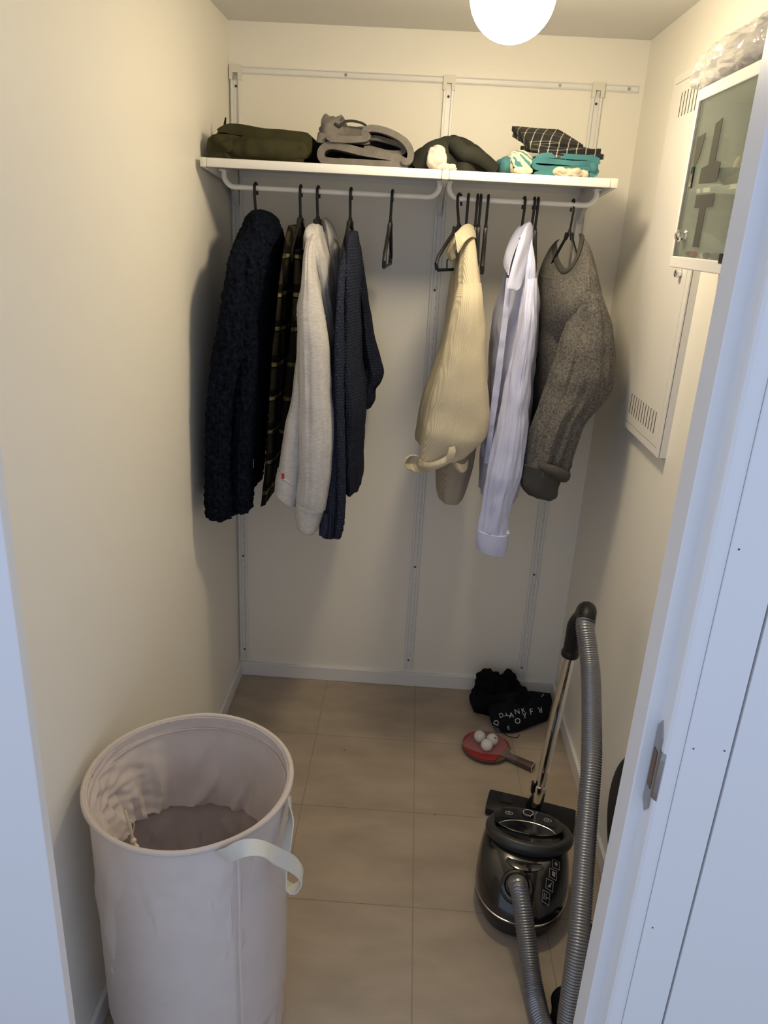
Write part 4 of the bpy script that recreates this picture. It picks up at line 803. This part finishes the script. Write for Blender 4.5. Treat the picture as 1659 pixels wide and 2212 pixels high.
obj('rim_hem', tube(BM(), [(HX + (HR - 0.011) * math.cos(2 * math.pi * k / 72), HY + (HR - 0.011) * math.sin(2 * math.pi * k / 72), HZ - 0.024) for k in range(73)], 0.0013, 6), 'hamper_rim', t)
dsb = BM(); tube(dsb, [(0.098, -1.392, 0.584), (0.104, -1.398, 0.567), (0.110, -1.402, 0.544), (0.114, -1.405, 0.528)], 0.0026, 8, 20)
tube(dsb, [(0.104, -1.398, 0.567), (0.113, -1.392, 0.557), (0.113, -1.397, 0.542), (0.111, -1.402, 0.534)], 0.001, 6, 16)
bmesh.ops.create_uvsphere(dsb, u_segments=14, v_segments=10, radius=0.0062, matrix=Matrix.Translation((0.115, -1.406, 0.525)))
tube(dsb, [(0.117, -1.408, 0.522), (0.124, -1.412, 0.515)], lambda s: 0.003 + 0.002 * s, 8, 6)
obj('drawstring', dsb, 'cord', t)
obj('side_seam', tube(BM(), [(0.3430, -1.5150, 0.62), (0.3445, -1.5160, 0.50), (0.3420, -1.5120, 0.38), (0.3440, -1.5130, 0.25), (0.3430, -1.5120, 0.02)], 0.0022, 6, 40), 'hamper', t)
# webbing handle: one strap twisting out from the rim and hanging in a loop
def strap(bm, pts, wd, th=0.0022, n=60):
    C = resample(pts, n); Wd = [Vector(crom(wd, (len(wd) - 1) * i / (n - 1))) for i in range(n)]; v = []
    for i, p in enumerate(C):
        tg = (C[min(i + 1, n - 1)] - C[max(i - 1, 0)]).normalized(); w = Wd[i] - tg * tg.dot(Wd[i]); w.normalize(); nn = tg.cross(w)
        v.append([bm.verts.new(p + w * 0.0135 * a + nn * th / 2 * c_) for a, c_ in ((-1, -1), (1, -1), (1, 1), (-1, 1))])
    for i in range(n - 1):
        for k in range(4): bm.faces.new((v[i][k], v[i][(k + 1) % 4], v[i + 1][(k + 1) % 4], v[i + 1][k]))
    bm.faces.new(v[0][::-1]); bm.faces.new(v[-1]); return bm
hs = strap(BM(), [(0.318, -1.532, 0.632), (0.336, -1.545, 0.650), (0.360, -1.552, 0.672), (0.390, -1.545, 0.668), (0.415, -1.525, 0.632), (0.438, -1.503, 0.594), (0.452, -1.49, 0.556), (0.441, -1.482, 0.520), (0.424, -1.474, 0.516), (0.415, -1.46, 0.545), (0.416, -1.43, 0.585), (0.418, -1.405, 0.612), (0.411, -1.385, 0.640)],
           [(0.3, 0.2, -1), (0.5, -0.2, -0.9), (0.5, -0.8, -0.6), (0.1, -1, -0.5), (-0.5, -0.8, -0.5), (-0.3, -0.9, -0.2), (0, -1, 0), (0.1, -1, 0.2), (0.3, -1, 0.1), (0.5, -0.8, 0), (0.5, -0.8, 0), (0.3, -0.9, 0), (0.1, -1, 0)])
obj('carry_strap', hs, 'webbing', t)
# ------------------------------------------------------------------ vacuum cleaner
t = thing('vacuum_cleaner', 'black canister vacuum cleaner with chrome tube and grey ribbed hose', 'vacuum cleaner', (0.958, -0.95, 0))
VC = Vector((0.966, -0.951, 0)); VF = Vector((-0.17, -0.985, 0)).normalized(); VR = Vector((-VF.y, VF.x, 0))
def V(r, f, z): return VC + VR * r + VF * f + Vector((0, 0, z))
def shell(bm, rows, seg=64, exp=2.5, cap=True):
    R_ = []
    for z, hw, hl, sh in rows:
        ring = []
        for k in range(seg):
            a = 2 * math.pi * k / seg; c, s = math.cos(a), math.sin(a)
            ex = math.copysign(abs(c) ** (2 / exp), c); ey = math.copysign(abs(s) ** (2 / exp), s)
            w = hw * (1 - 0.10 * max(0, ey) ** 2); ring.append(bm.verts.new(V(w * ex, hl * ey + sh, z)))
        R_.append(ring)
    for i in range(len(R_) - 1):
        for k in range(seg): bm.faces.new((R_[i][k], R_[i][(k + 1) % seg], R_[i + 1][(k + 1) % seg], R_[i + 1][k]))
    if cap: bm.faces.new(R_[0][::-1]); bm.faces.new(R_[-1])
    return bm
obj('base', shell(BM(), [(0.010, 0.100, 0.138, 0.016), (0.014, 0.106, 0.144, 0.018), (0.040, 0.117, 0.151, 0.021), (0.068, 0.1195, 0.1528, 0.0228), (0.072, 0.118, 0.151, 0.0228)]), 'vac_base', t)
obj('rim_line', shell(BM(), [(0.0685, 0.1195, 0.1528, 0.0228), (0.069, 0.1210, 0.1543, 0.0228), (0.0725, 0.1210, 0.1543, 0.0228), (0.073, 0.1195, 0.1528, 0.0228)]), 'silver', t)
SH = [(z, w, (a + c) / 2, (a - c) / 2) for z, w, a, c in ((0.0728, 0.1195, 0.1755, 0.130), (0.085, 0.1198, 0.1735, 0.129), (0.105, 0.1190, 0.164, 0.126), (0.125, 0.1165, 0.147, 0.122), (0.143, 0.1130, 0.125, 0.117), (0.158, 0.1080, 0.100, 0.111), (0.169, 0.101, 0.074, 0.104), (0.176, 0.091, 0.048, 0.094), (0.180, 0.076, 0.024, 0.080), (0.1815, 0.045, 0.0, 0.055))]
obj('shell', shell(BM(), SH), 'vac_shell', t)
def shz(r, f):
    """height of the shell above the floor at a point of its plan"""
    for i in range(len(SH) - 1, -1, -1):
        z, hw, hl, sh = SH[i]
        d = (abs(r) / hw) ** 2.5 + (abs(f - sh) / hl) ** 2.5
        if d >= 1:
            if i == len(SH) - 1: return z
        else:
            return z
    return 0.0728
def on_shell(r, f):
    best = 0.0728; prev = None
    for i in range(len(SH)):
        z, hw, hl, sh = SH[i]; d = (abs(r) / hw) ** 2.5 + (abs(f - sh) / hl) ** 2.5
        if d > 1:
            if prev is None: return z
            z0, d0 = prev; return z0 + (z - z0) * (1 - d0) / (d - d0)
        prev = (z, d)
    return SH[-1][0]
# front lid outline, dark side vent
obj('side_vent', patch(BM(), [[V(-0.098, -0.03, on_shell(-0.098, -0.03) + 0.001), V(-0.075, -0.03, on_shell(-0.075, -0.03) + 0.001)], [V(-0.100, 0.01, on_shell(-0.100, 0.01) + 0.001), V(-0.080, 0.01, on_shell(-0.080, 0.01) + 0.001)]], 6, 6, 0.001), 'black_gloss', t)
# recess below the handle, control panel behind it
b = shell(BM(), [(0.140, 0.066, 0.066, 0.034), (0.1640, 0.072, 0.068, 0.030), (0.1690, 0.066, 0.058, 0.026)], 48, 2.0); obj('handle_recess', b, 'black_gloss', t)
b = shell(BM(), [(0.165, 0.090, 0.046, -0.046), (0.186, 0.094, 0.048, -0.046), (0.1915, 0.093, 0.047, -0.046), (0.193, 0.089, 0.043, -0.046)], 56, 2.2); cp = obj('control_panel', b, 'black_gloss', t)
def flat_ring(bm, c, rx, ry, w, z, dz=0.0008, seg=40, a0=0, a1=360):
    pts = [(math.radians(a0 + (a1 - a0) * k / seg)) for k in range(seg + 1)]
    o_ = [bm.verts.new(V(c[0] + rx * math.cos(a), c[1] + ry * math.sin(a), z)) for a in pts]; i_ = [bm.verts.new(V(c[0] + (rx - w) * math.cos(a), c[1] + (ry - w) * math.sin(a), z)) for a in pts]
    for k in range(seg): bm.faces.new((o_[k], o_[k + 1], i_[k + 1], i_[k]))
    return bm
obj('power_dial', shell(BM(), [(0.1925, 0.017, 0.0135, -0.071), (0.197, 0.017, 0.0135, -0.071), (0.1985, 0.0155, 0.012, -0.071)], 32, 2.0), 'black_gloss', cp)
e = flat_ring(BM(), (0, -0.071), 0.0138, 0.0115, 0.0016, 0.1992); e2 = flat_ring(e, (0.006, -0.061), 0.002, 0.006, 0.0016, 0.1992, seg=8, a0=40, a1=140)
obj('emblem', e, 'print_white', cp, smooth=False)
for s, lab in ((-0.050, 0), (0.052, 1)):
    obj('pedal', patch(BM(), [[V(s - 0.020, -0.076, 0.1942), V(s + 0.022, -0.080, 0.1942)], [V(s - 0.026, -0.040, 0.1935), V(s + 0.022, -0.044, 0.1935)]] if s < 0 else [[V(s - 0.022, -0.080, 0.1942), V(s + 0.018, -0.074, 0.1942)], [V(s - 0.022, -0.042, 0.1935), V(s + 0.024, -0.038, 0.1935)]], 6, 6, 0.0025), 'vac_base', cp)
    e = flat_ring(BM(), (s, -0.059), 0.0105, 0.0062, 0.0012, 0.1962)
    e2 = flat_ring(e, (s, -0.059), 0.0032, 0.0032, 0.001, 0.1962, a0=120, a1=420); obj('pedal_icon', e, 'print_white', cp, smooth=False)
# recess ring behind the handle bow: bright inner edge
obj('bow_rim', tube(BM(), [V(0.076 * math.cos(a), -0.006 + 0.036 * math.sin(a), 0.1938) for a in [math.radians(195 + 150 * k / 30) for k in range(31)]], 0.0011, 6), 'silver', cp)
obj('bowl', shell(BM(), [(0.150, 0.06, 0.03, 0.006), (0.1780, 0.082, 0.050, 0.0), (0.1835, 0.078, 0.046, 0.0), (0.186, 0.06, 0.035, 0.0)], 40, 2.0), 'vac_shell', cp)
hb = []
for k in range(41):
    a = math.radians(-90 + 360 * k / 40); hb.append(V(0.006 + 0.101 * math.cos(a), -0.020 + 0.070 * math.sin(a), 0.182 + 0.008 * math.sin(a)))
obj('handle', tube(BM(), hb, lambda s: 0.006 + 0.0125 * math.sin(math.pi * s) ** 0.7, 14, 90, up=(0, 0, 1), flat=0.85), 'vac_handle', t)
# hose socket on the front slope
sn = Vector((-0.083, -0.52, 0.85)).normalized()
sc_ = Vector((0.930, -1.078, 0.1415))
so = obj('hose_socket', lathe(BM(), [(0.040, -0.02), (0.040, 0.006), (0.037, 0.010), (0.031, 0.011), (0.029, 0.006), (0.0285, 0.016), (0.0265, 0.019), (0.022, 0.019), (0.0, 0.019)], sc_, 40, sn), 'black_gloss', t)
obj('lock_button', patch(BM(), [[V(-0.002, 0.100, on_shell(0, 0.100) + 0.0015), V(0.020, 0.100, on_shell(0.02, 0.100) + 0.0015)], [V(-0.002, 0.106, on_shell(0, 0.106) + 0.0015), V(0.020, 0.106, on_shell(0.02, 0.106) + 0.0015)]], 5, 5, 0.003), 'black_plastic', t)
def label_square(f0, r0, w, h, mark):
    b = BM()
    def P(r, f): return V(r, f, on_shell(r, f) + 0.0013)
    fr_ = 0.0013
    def quad(r1, r2, f1, f2): b.faces.new([b.verts.new(P(*q)) for q in ((r1, f1), (r2, f1), (r2, f2), (r1, f2))])
    quad(r0, r0 + w, f0, f0 + fr_); quad(r0, r0 + w, f0 + h - fr_, f0 + h); quad(r0, r0 + fr_, f0, f0 + h); quad(r0 + w - fr_, r0 + w, f0, f0 + h)
    if mark == 0: quad(r0 + 0.006, r0 + 0.013, f0 + 0.006, f0 + 0.013)
    if mark == 1: quad(r0 + 0.007, r0 + 0.015, f0 + 0.005, f0 + 0.015)
    if mark == 2:
        b.faces.new([b.verts.new(P(*q)) for q in ((r0 + 0.004, f0 + 0.016), (r0 + 0.015, f0 + 0.004), (r0 + 0.011, f0 + 0.016))])
    if mark == 3:
        quad(r0 + 0.004, r0 + 0.006, f0 + 0.004, f0 + 0.016); quad(r0 + 0.009, r0 + 0.0105, f0 + 0.004, f0 + 0.016); quad(r0 + 0.0105, r0 + 0.016, f0 + 0.010, f0 + 0.012)
    return b
for k in range(4): obj('symbol_label', label_square(0.048 + k * 0.0245, 0.069 - 0.0065 * k, 0.019, 0.0205, k), 'print_grey', t, smooth=False)
obj('symbol_label', label_square(0.109, 0.004, 0.013, 0.012, 9), 'print_grey', t, smooth=False)
for r in (-0.085, 0.085): obj('wheel', lathe(BM(), [(0, -0.012), (0.036, -0.012), (0.040, -0.008), (0.040, 0.008), (0.036, 0.012), (0, 0.012)], V(r, -0.080, 0.0405), 28, VR), 'black_plastic', t)
obj('caster', lathe(BM(), [(0, -0.008), (0.012, -0.008), (0.0135, 0), (0.012, 0.008), (0, 0.008)], V(0, 0.10, 0.0138), 20, VR), 'black_plastic', t)
# floor head standing flat, its neck and the telescopic tube
hc = Vector((1.034, -0.668, 0)); hr = Vector((0.968, -0.25, 0)).normalized(); hf = Vector((hr.y, -hr.x, 0))
def H(r, f, z): return hc + hr * r + hf * f + Vector((0, 0, z))
b = BM(); prof = [(-0.048, 0.004), (-0.048, 0.016), (-0.040, 0.030), (-0.01, 0.036), (0.03, 0.034), (0.046, 0.026), (0.048, 0.006)]
va = [[b.verts.new(H(r, f * w, z)) for f, z in prof] for r, w in ((-0.131, 0.86), (-0.128, 0.97), (-0.06, 1), (0.06, 1), (0.128, 0.97), (0.131, 0.86))]
for i in range(5):
    for k in range(len(prof)): b.faces.new((va[i][k], va[i][(k + 1) % len(prof)], va[i + 1][(k + 1) % len(prof)], va[i + 1][k]))
b.faces.new(va[0]); b.faces.new(va[-1][::-1])
hd = obj('floor_head', b, 'black_plastic', t)
for r in (-0.075, 0.02): obj('pedal', patch(BM(), [[H(r - 0.016, -0.03, 0.0360), H(r + 0.016, -0.03, 0.0360)], [H(r - 0.016, 0.012, 0.0372), H(r + 0.016, 0.012, 0.0372)]], 4, 4, 0.003), 'vac_base', hd)
T0 = Vector((1.044, -0.690, 0.082)); T1 = Vector((1.0565, -0.755, 0.628)); TD = (T1 - T0).normalized()
obj('neck', tube(BM(), [H(0.005, 0.0, 0.030), H(0.008, 0.006, 0.05), T0 + TD * 0.02], lambda s: 0.024 - 0.005 * s, 20, 14), 'black_gloss', t)
obj('lower_tube', lathe(BM(), [(0.019, 0), (0.0195, 0.002), (0.0195, 0.055), (0.0180, 0.060), (0.0165, 0.063), (0.0150, 0.064)], T0, 32, TD), 'chrome', t)
obj('upper_tube', lathe(BM(), [(0.0155, 0.0), (0.0155, (T1 - T0).length)], T0, 32, TD), 'chrome', t)
obj('tube_clip', box(BM(), 1.019, 1.026, -0.708, -0.690, 0.115, 0.150, 0.002), 'black_plastic', t)
hp = [T1 - TD * 0.012, T1 + TD * 0.045, T1 + TD * 0.085, (1.0675, -0.781, 0.745), (1.0675, -0.797, 0.768), (1.0655, -0.818, 0.780), (1.061, -0.838, 0.776), (1.0575, -0.850, 0.762)]
obj('grip', tube(BM(), hp, lambda s: 0.0195 + 0.003 * math.sin(math.pi * min(1, s * 1.1)) + 0.003 * min(1, max(0, s - 0.5) * 4), 22, 50), 'black_plastic', t)
obj('grip_collar', lathe(BM(), [(0.018, -0.014), (0.0225, -0.014), (0.0235, -0.008), (0.022, 0.0), (0.020, 0.004), (0.018, 0.004)], T1, 28, TD), 'black_plastic', t)
# ribbed hose: from the grip down, a loop on the floor, up into the socket
HP = [(1.0595, -0.842, 0.770), (1.056, -0.858, 0.755), (1.062, -0.885, 0.718), (1.067, -0.930, 0.668), (1.061, -1.013, 0.604), (1.051, -1.101, 0.541), (1.039, -1.170, 0.471), (1.027, -1.238, 0.406), (1.016, -1.303, 0.345), (1.007, -1.360, 0.280), (0.998, -1.401, 0.200), (0.993, -1.435, 0.135),
      (1.000, -1.485, 0.075), (1.022, -1.555, 0.036), (1.065, -1.615, 0.026), (1.118, -1.620, 0.0255), (1.140, -1.570, 0.0255), (1.110, -1.500, 0.0255), (1.040, -1.435, 0.0255), (0.985, -1.385, 0.0255), (0.966, -1.330, 0.0255), (0.961, -1.280, 0.0285), (0.955, -1.236, 0.050), (0.948, -1.196, 0.086), (0.941, -1.164, 0.120), (0.935, -1.136, 0.148), (0.930, -1.110, 0.165), (0.9285, -1.092, 0.164), (0.930, -1.081, 0.150)]
b = BM(); pitch = 0.0058; pts = resample(HP, 1300)
acc = 0; keep = [pts[0]]; rad = []
L_ = sum((pts[i + 1] - pts[i]).length for i in range(len(pts) - 1)); nr = int(L_ / pitch)
C_ = resample(HP, nr * 4 + 1)
tube(b, C_, lambda s: 0.0215 + (0.0, 0.0016, 0.0021, 0.0004)[int(round(s * nr * 4)) % 4], 22)
obj('hose', b, 'hose', t)

# ------------------------------------------------------------------ table tennis set
t = thing('table_tennis_bat', 'red table tennis bat in a clear bag lying on the floor tiles', 'bat', (0.93, -0.375, 0), 'table tennis set')
pc = Vector((0.925, -0.370, 0)); pd = Vector((0.158, -0.098, 0)).normalized(); pn = Vector((-pd.y, pd.x, 0))
def PB(u, v, z): return pc + pd * u + pn * v + Vector((0, 0, z))
def blade(bm, z0, z1, sc=1.0, cut=None):
    o_ = []
    for k in range(48):
        a = 2 * math.pi * k / 48; u = 0.083 * sc * math.cos(a); v = 0.079 * sc * math.sin(a)
        if cut and u > cut: u = cut
        o_.append((u, v))
    A = [bm.verts.new(PB(u, v, z0)) for u, v in o_]; B_ = [bm.verts.new(PB(u, v, z1)) for u, v in o_]
    bm.faces.new(A[::-1]); bm.faces.new(B_)
    for k in range(48): bm.faces.new((A[k], A[(k + 1) % 48], B_[(k + 1) % 48], B_[k]))
    return bm
obj('lower_rubber', blade(BM(), 0.010, 0.0125, 0.985, 0.064), 'black_plastic', t)
obj('blade', blade(BM(), 0.0128, 0.0182, 1.0), 'paddle_wood', t)
obj('red_rubber', blade(BM(), 0.0184, 0.0222, 0.985, 0.060), 'paddle_red', t)
b = BM(); rings = []
for u, w, h in ((0.062, 0.022, 0.008), (0.080, 0.014, 0.010), (0.10, 0.0125, 0.0112), (0.14, 0.0135, 0.0118), (0.168, 0.0155, 0.0122), (0.172, 0.0145, 0.0112)):
    rings.append([b.verts.new(PB(u, w * math.copysign(abs(math.cos(a)) ** 0.6, math.cos(a)), 0.0155 + h * math.copysign(abs(math.sin(a)) ** 0.6, math.sin(a)))) for a in [2 * math.pi * k / 20 for k in range(20)]])
for i in range(len(rings) - 1):
    for k in range(20): b.faces.new((rings[i][k], rings[i][(k + 1) % 20], rings[i + 1][(k + 1) % 20], rings[i + 1][k]))
b.faces.new(rings[0]); b.faces.new(rings[-1][::-1])
obj('grip', b, 'paddle_grip', t)
obj('grip_edge', tube(BM(), [PB(0.1725, 0.0150 * math.copysign(abs(math.cos(a)) ** 0.6, math.cos(a)), 0.0155 + 0.0116 * math.copysign(abs(math.sin(a)) ** 0.6, math.sin(a))) for a in [2 * math.pi * k / 24 for k in range(25)]], 0.0012, 6), 'cream_cloth', t)
b = BM(); rings = []
for u, w, zb, zt in ((-0.072, 0.05, 0.0235, 0.026), (-0.05, 0.072, 0.0235, 0.05), (-0.02, 0.08, 0.0235, 0.064), (0.01, 0.074, 0.0235, 0.064), (0.04, 0.05, 0.024, 0.045), (0.07, 0.024, 0.026, 0.032), (0.095, 0.0155, 0.004, 0.030), (0.10, 0.0175, 0.003, 0.031), (0.115, 0.022, 0.002, 0.034)):
    ring = []
    for k in range(44):
        a = 2 * math.pi * k / 44; z = (zt + zb) / 2 + (zt - zb) / 2 * math.sin(a); v = w * math.cos(a)
        q = PB(u, v, z); w_ = 0.004 * noise.noise(q * 70); ring.append(b.verts.new(q + Vector((w_, w_, abs(w_) * 0.6 if z > 0.03 else 0))))
    rings.append(ring)
for i in range(len(rings) - 1):
    for k in range(44): b.faces.new((rings[i][k], rings[i][(k + 1) % 44], rings[i + 1][(k + 1) % 44], rings[i + 1][k]))
b.faces.new(rings[0])
obj('clear_bag', b, 'film', t)
BALLS = [(0.902, -0.352, 'left white ball on the red bat'), (0.943, -0.364, 'right white ball with a small printed mark on the red bat'), (0.922, -0.396, 'nearest white ball on the red bat, below the other two')]
for x, y, lab in BALLS:
    bt = thing('table_tennis_ball', lab, 'ball', (x, y, 0.0222), 'table tennis set')
    b = BM(); bmesh.ops.create_uvsphere(b, u_segments=28, v_segments=18, radius=0.020, matrix=Matrix.Translation((x, y, 0.0424))); obj('ball_shell', b, 'ball', bt)
    if 'mark' in lab:
        b = BM(); nrm = Vector((0.35, -0.55, 0.75)).normalized()
        for k in (-1, 0, 1):
            c = Vector((x, y, 0.0424)) + nrm * 0.0203 + Vector((0.9, 0.2, -0.27)) * 0.0 + Vector((0, -0.75, -0.55)) * 0.0022 * k
            box(b, c.x - 0.0045, c.x + 0.0045, c.y - 0.0006, c.y + 0.0006, c.z - 0.0004, c.z + 0.0004)
        obj('printed_mark', b, 'letter_grey', bt, smooth=False)

# ------------------------------------------------------------------ black cloth bag with lettering in the corner
t = thing('drawstring_bag', 'crumpled black bag with pale lettering lying in the back right corner', 'bag', (1.03, -0.13, 0))
obj('heap', blob(BM(), (1.00, -0.110, 0.03), (0.105, 0.085, 0.078), 0.030, 16, 3.0, 2.4, 0.001, 90, 60, ridge=0.018), 'black_cloth', t)
obj('folds', blob(BM(), (0.945, -0.085, 0.055), (0.052, 0.05, 0.085), 0.022, 22, 8.0, 2.6, 0.001, 60, 44, ridge=0.016), 'black_cloth', t)
obj('upright_fold', blob(BM(), (1.022, -0.075, 0.06), (0.045, 0.035, 0.082), 0.018, 22, 4.0, 2.0, 0.001, 50, 40, ridge=0.010), 'black_cloth', t)
lb = patch(BM(), [[[0.9518, -0.1505, 0.055], [1.0165, -0.1461, 0.085], [1.0898, -0.1255, 0.085], [1.178, -0.0969, 0.065]], [[0.9438, -0.2168, 0.045], [1.0138, -0.1936, 0.062], [1.0949, -0.1671, 0.066], [1.1814, -0.1234, 0.045]], [[0.9543, -0.2545, 0.022], [1.0166, -0.2481, 0.042], [1.0944, -0.2132, 0.045], [1.1678, -0.1696, 0.028]], [[0.9686, -0.2763, 0.006], [1.04, -0.263, 0.006], [1.101, -0.2295, 0.012], [1.1591, -0.1873, 0.008]]], 40, 60, 0.006, 0.004, 30, 2)
bmesh.ops.recalc_face_normals(lb, faces=lb.faces[:]); lb.normal_update(); bv = BVHTree.FromBMesh(lb)
front = obj('printed_panel', lb, 'navy_black', t)
def letter(ch, x, y, rot, size):
    bm = text_bm(ch, size); bmesh.ops.triangulate(bm, faces=bm.faces[:]); bmesh.ops.subdivide_edges(bm, edges=bm.edges[:], cuts=3, use_grid_fill=True)
    ok = True; R_ = Matrix.Rotation(math.radians(rot), 2)
    for v in bm.verts:
        p = R_ @ Vector((v.co.x, v.co.y)); dr = Vector((0.16, 0.81, -0.56)); h, nn, i, d = bv.ray_cast(Vector((x + p.x, y + 0.57 * p.y, 0.05 + 0.82 * p.y)) - dr * 0.3, dr)
        if h is None: ok = False; break
        if nn.y > 0: nn = -nn
        v.co = h + nn * 0.0016
    if ok: obj('lettering', bm, 'print_white', front, smooth=False)
    else: bm.free()
for ch, x, y, rot, size in (('D', 0.964, -0.281, 70, 0.026), ('D', 0.986, -0.236, 20, 0.022), ('Y', 1.008, -0.233, 70, 0.024), ('A', 1.022, -0.231, 10, 0.026), ('N', 1.045, -0.207, 14, 0.026), ('K', 1.068, -0.198, 12, 0.022), ('E', 1.003, -0.306, 20, 0.018), ('O', 1.040, -0.262, 14, 0.026), ('Y', 1.069, -0.229, 10, 0.026), ('F', 1.096, -0.201, 12, 0.028), ('R', 1.130, -0.183, 190, 0.028), ('O', 1.178, -0.087, 8, 0.024), ('I', 1.151, -0.093, -40, 0.020)):
    letter(ch, x, y, rot, size)
obj('drawcord', tube(BM(), [(1.06, -0.235, 0.02), (1.00, -0.262, 0.003), (1.01, -0.285, 0.0022), (1.04, -0.29, 0.0022), (1.05, -0.27, 0.0022)], 0.0012, 6, 40), 'black_cloth', t)

# ------------------------------------------------------------------ dark things half hidden by the door frame
t = thing('round_bag', 'round black padded bag hanging on the right wall, half hidden by the door frame', 'bag', (1.175, -1.13, 0.35))
b = BM(); bmesh.ops.create_uvsphere(b, u_segments=56, v_segments=32, radius=1.0)
for v in b.verts:
    p = v.co.copy(); rr = math.hypot(p.y, p.z)
    v.co = Vector((1.173 + 0.039 * p.x, -1.138 + 0.206 * p.y + 0.05 * min(0, p.z) ** 2 * -1, 0.350 + 0.195 * p.z))
obj('cover', b, 'black_bag', t)
obj('zip_seam', tube(BM(), [(1.173, -1.138 + 0.206 * math.cos(a) - 0.05 * min(0, math.sin(a)) ** 2, 0.350 + 0.195 * math.sin(a)) for a in [2 * math.pi * k / 60 for k in range(61)]], 0.003, 6), 'black_plastic', t)
obj('strap', tube(BM(), [(1.185, -1.12, 0.53), (1.198, -1.17, 0.66), (1.203, -1.20, 0.742), (1.203, -1.205, 0.745), (1.198, -1.23, 0.66), (1.185, -1.25, 0.515)], 0.010, 8, 30, flat=0.3), 'black_bag', t)
obj('hook', tube(BM(), [(1.2130, -1.2025, 0.735), (1.198, -1.2025, 0.735), (1.192, -1.2025, 0.742), (1.192, -1.2025, 0.752)], 0.004, 10), 'steel', t)
t = thing('black_cloth_bag', 'limp black cloth bag on the floor behind the lower part of the hose', 'bag', (1.1, -1.25, 0))
obj('body', blob(BM(), (1.048, -1.318, 0.015), (0.056, 0.066, 0.050), 0.014, 18, 2.0, 2.3, 0.001, 60, 40, ridge=0.008), 'black_cloth', t)
obj('tail', blob(BM(), (1.095, -1.185, 0.015), (0.030, 0.110, 0.045), 0.012, 20, 6.0, 2.3, 0.001, 60, 36, ridge=0.006), 'black_cloth', t)
obj('strap', tube(BM(), [(1.085, -1.15, 0.06), (1.118, -1.10, 0.05), (1.122, -1.06, 0.02), (1.115, -1.03, 0.006)], 0.009, 8, 20, flat=0.4), 'black_cloth', t)
# specks of dirt on the floor
for x, y, lab in ((0.746, -0.694, 'tiny curled dark fibre on the floor tile left of the vacuum'), (0.447, -0.425, 'tiny dark crumb on the floor tile near the hamper')):
    s = obj('floor_speck', tube(BM(), [(x - 0.003, y, 0.0012), (x, y + 0.003, 0.0014), (x + 0.003, y + 0.001, 0.0012)], 0.0009, 5, 8), 'dark_hole', loc=(x, y, 0)); tag(s, lab, 'dirt', 'specks on the floor')
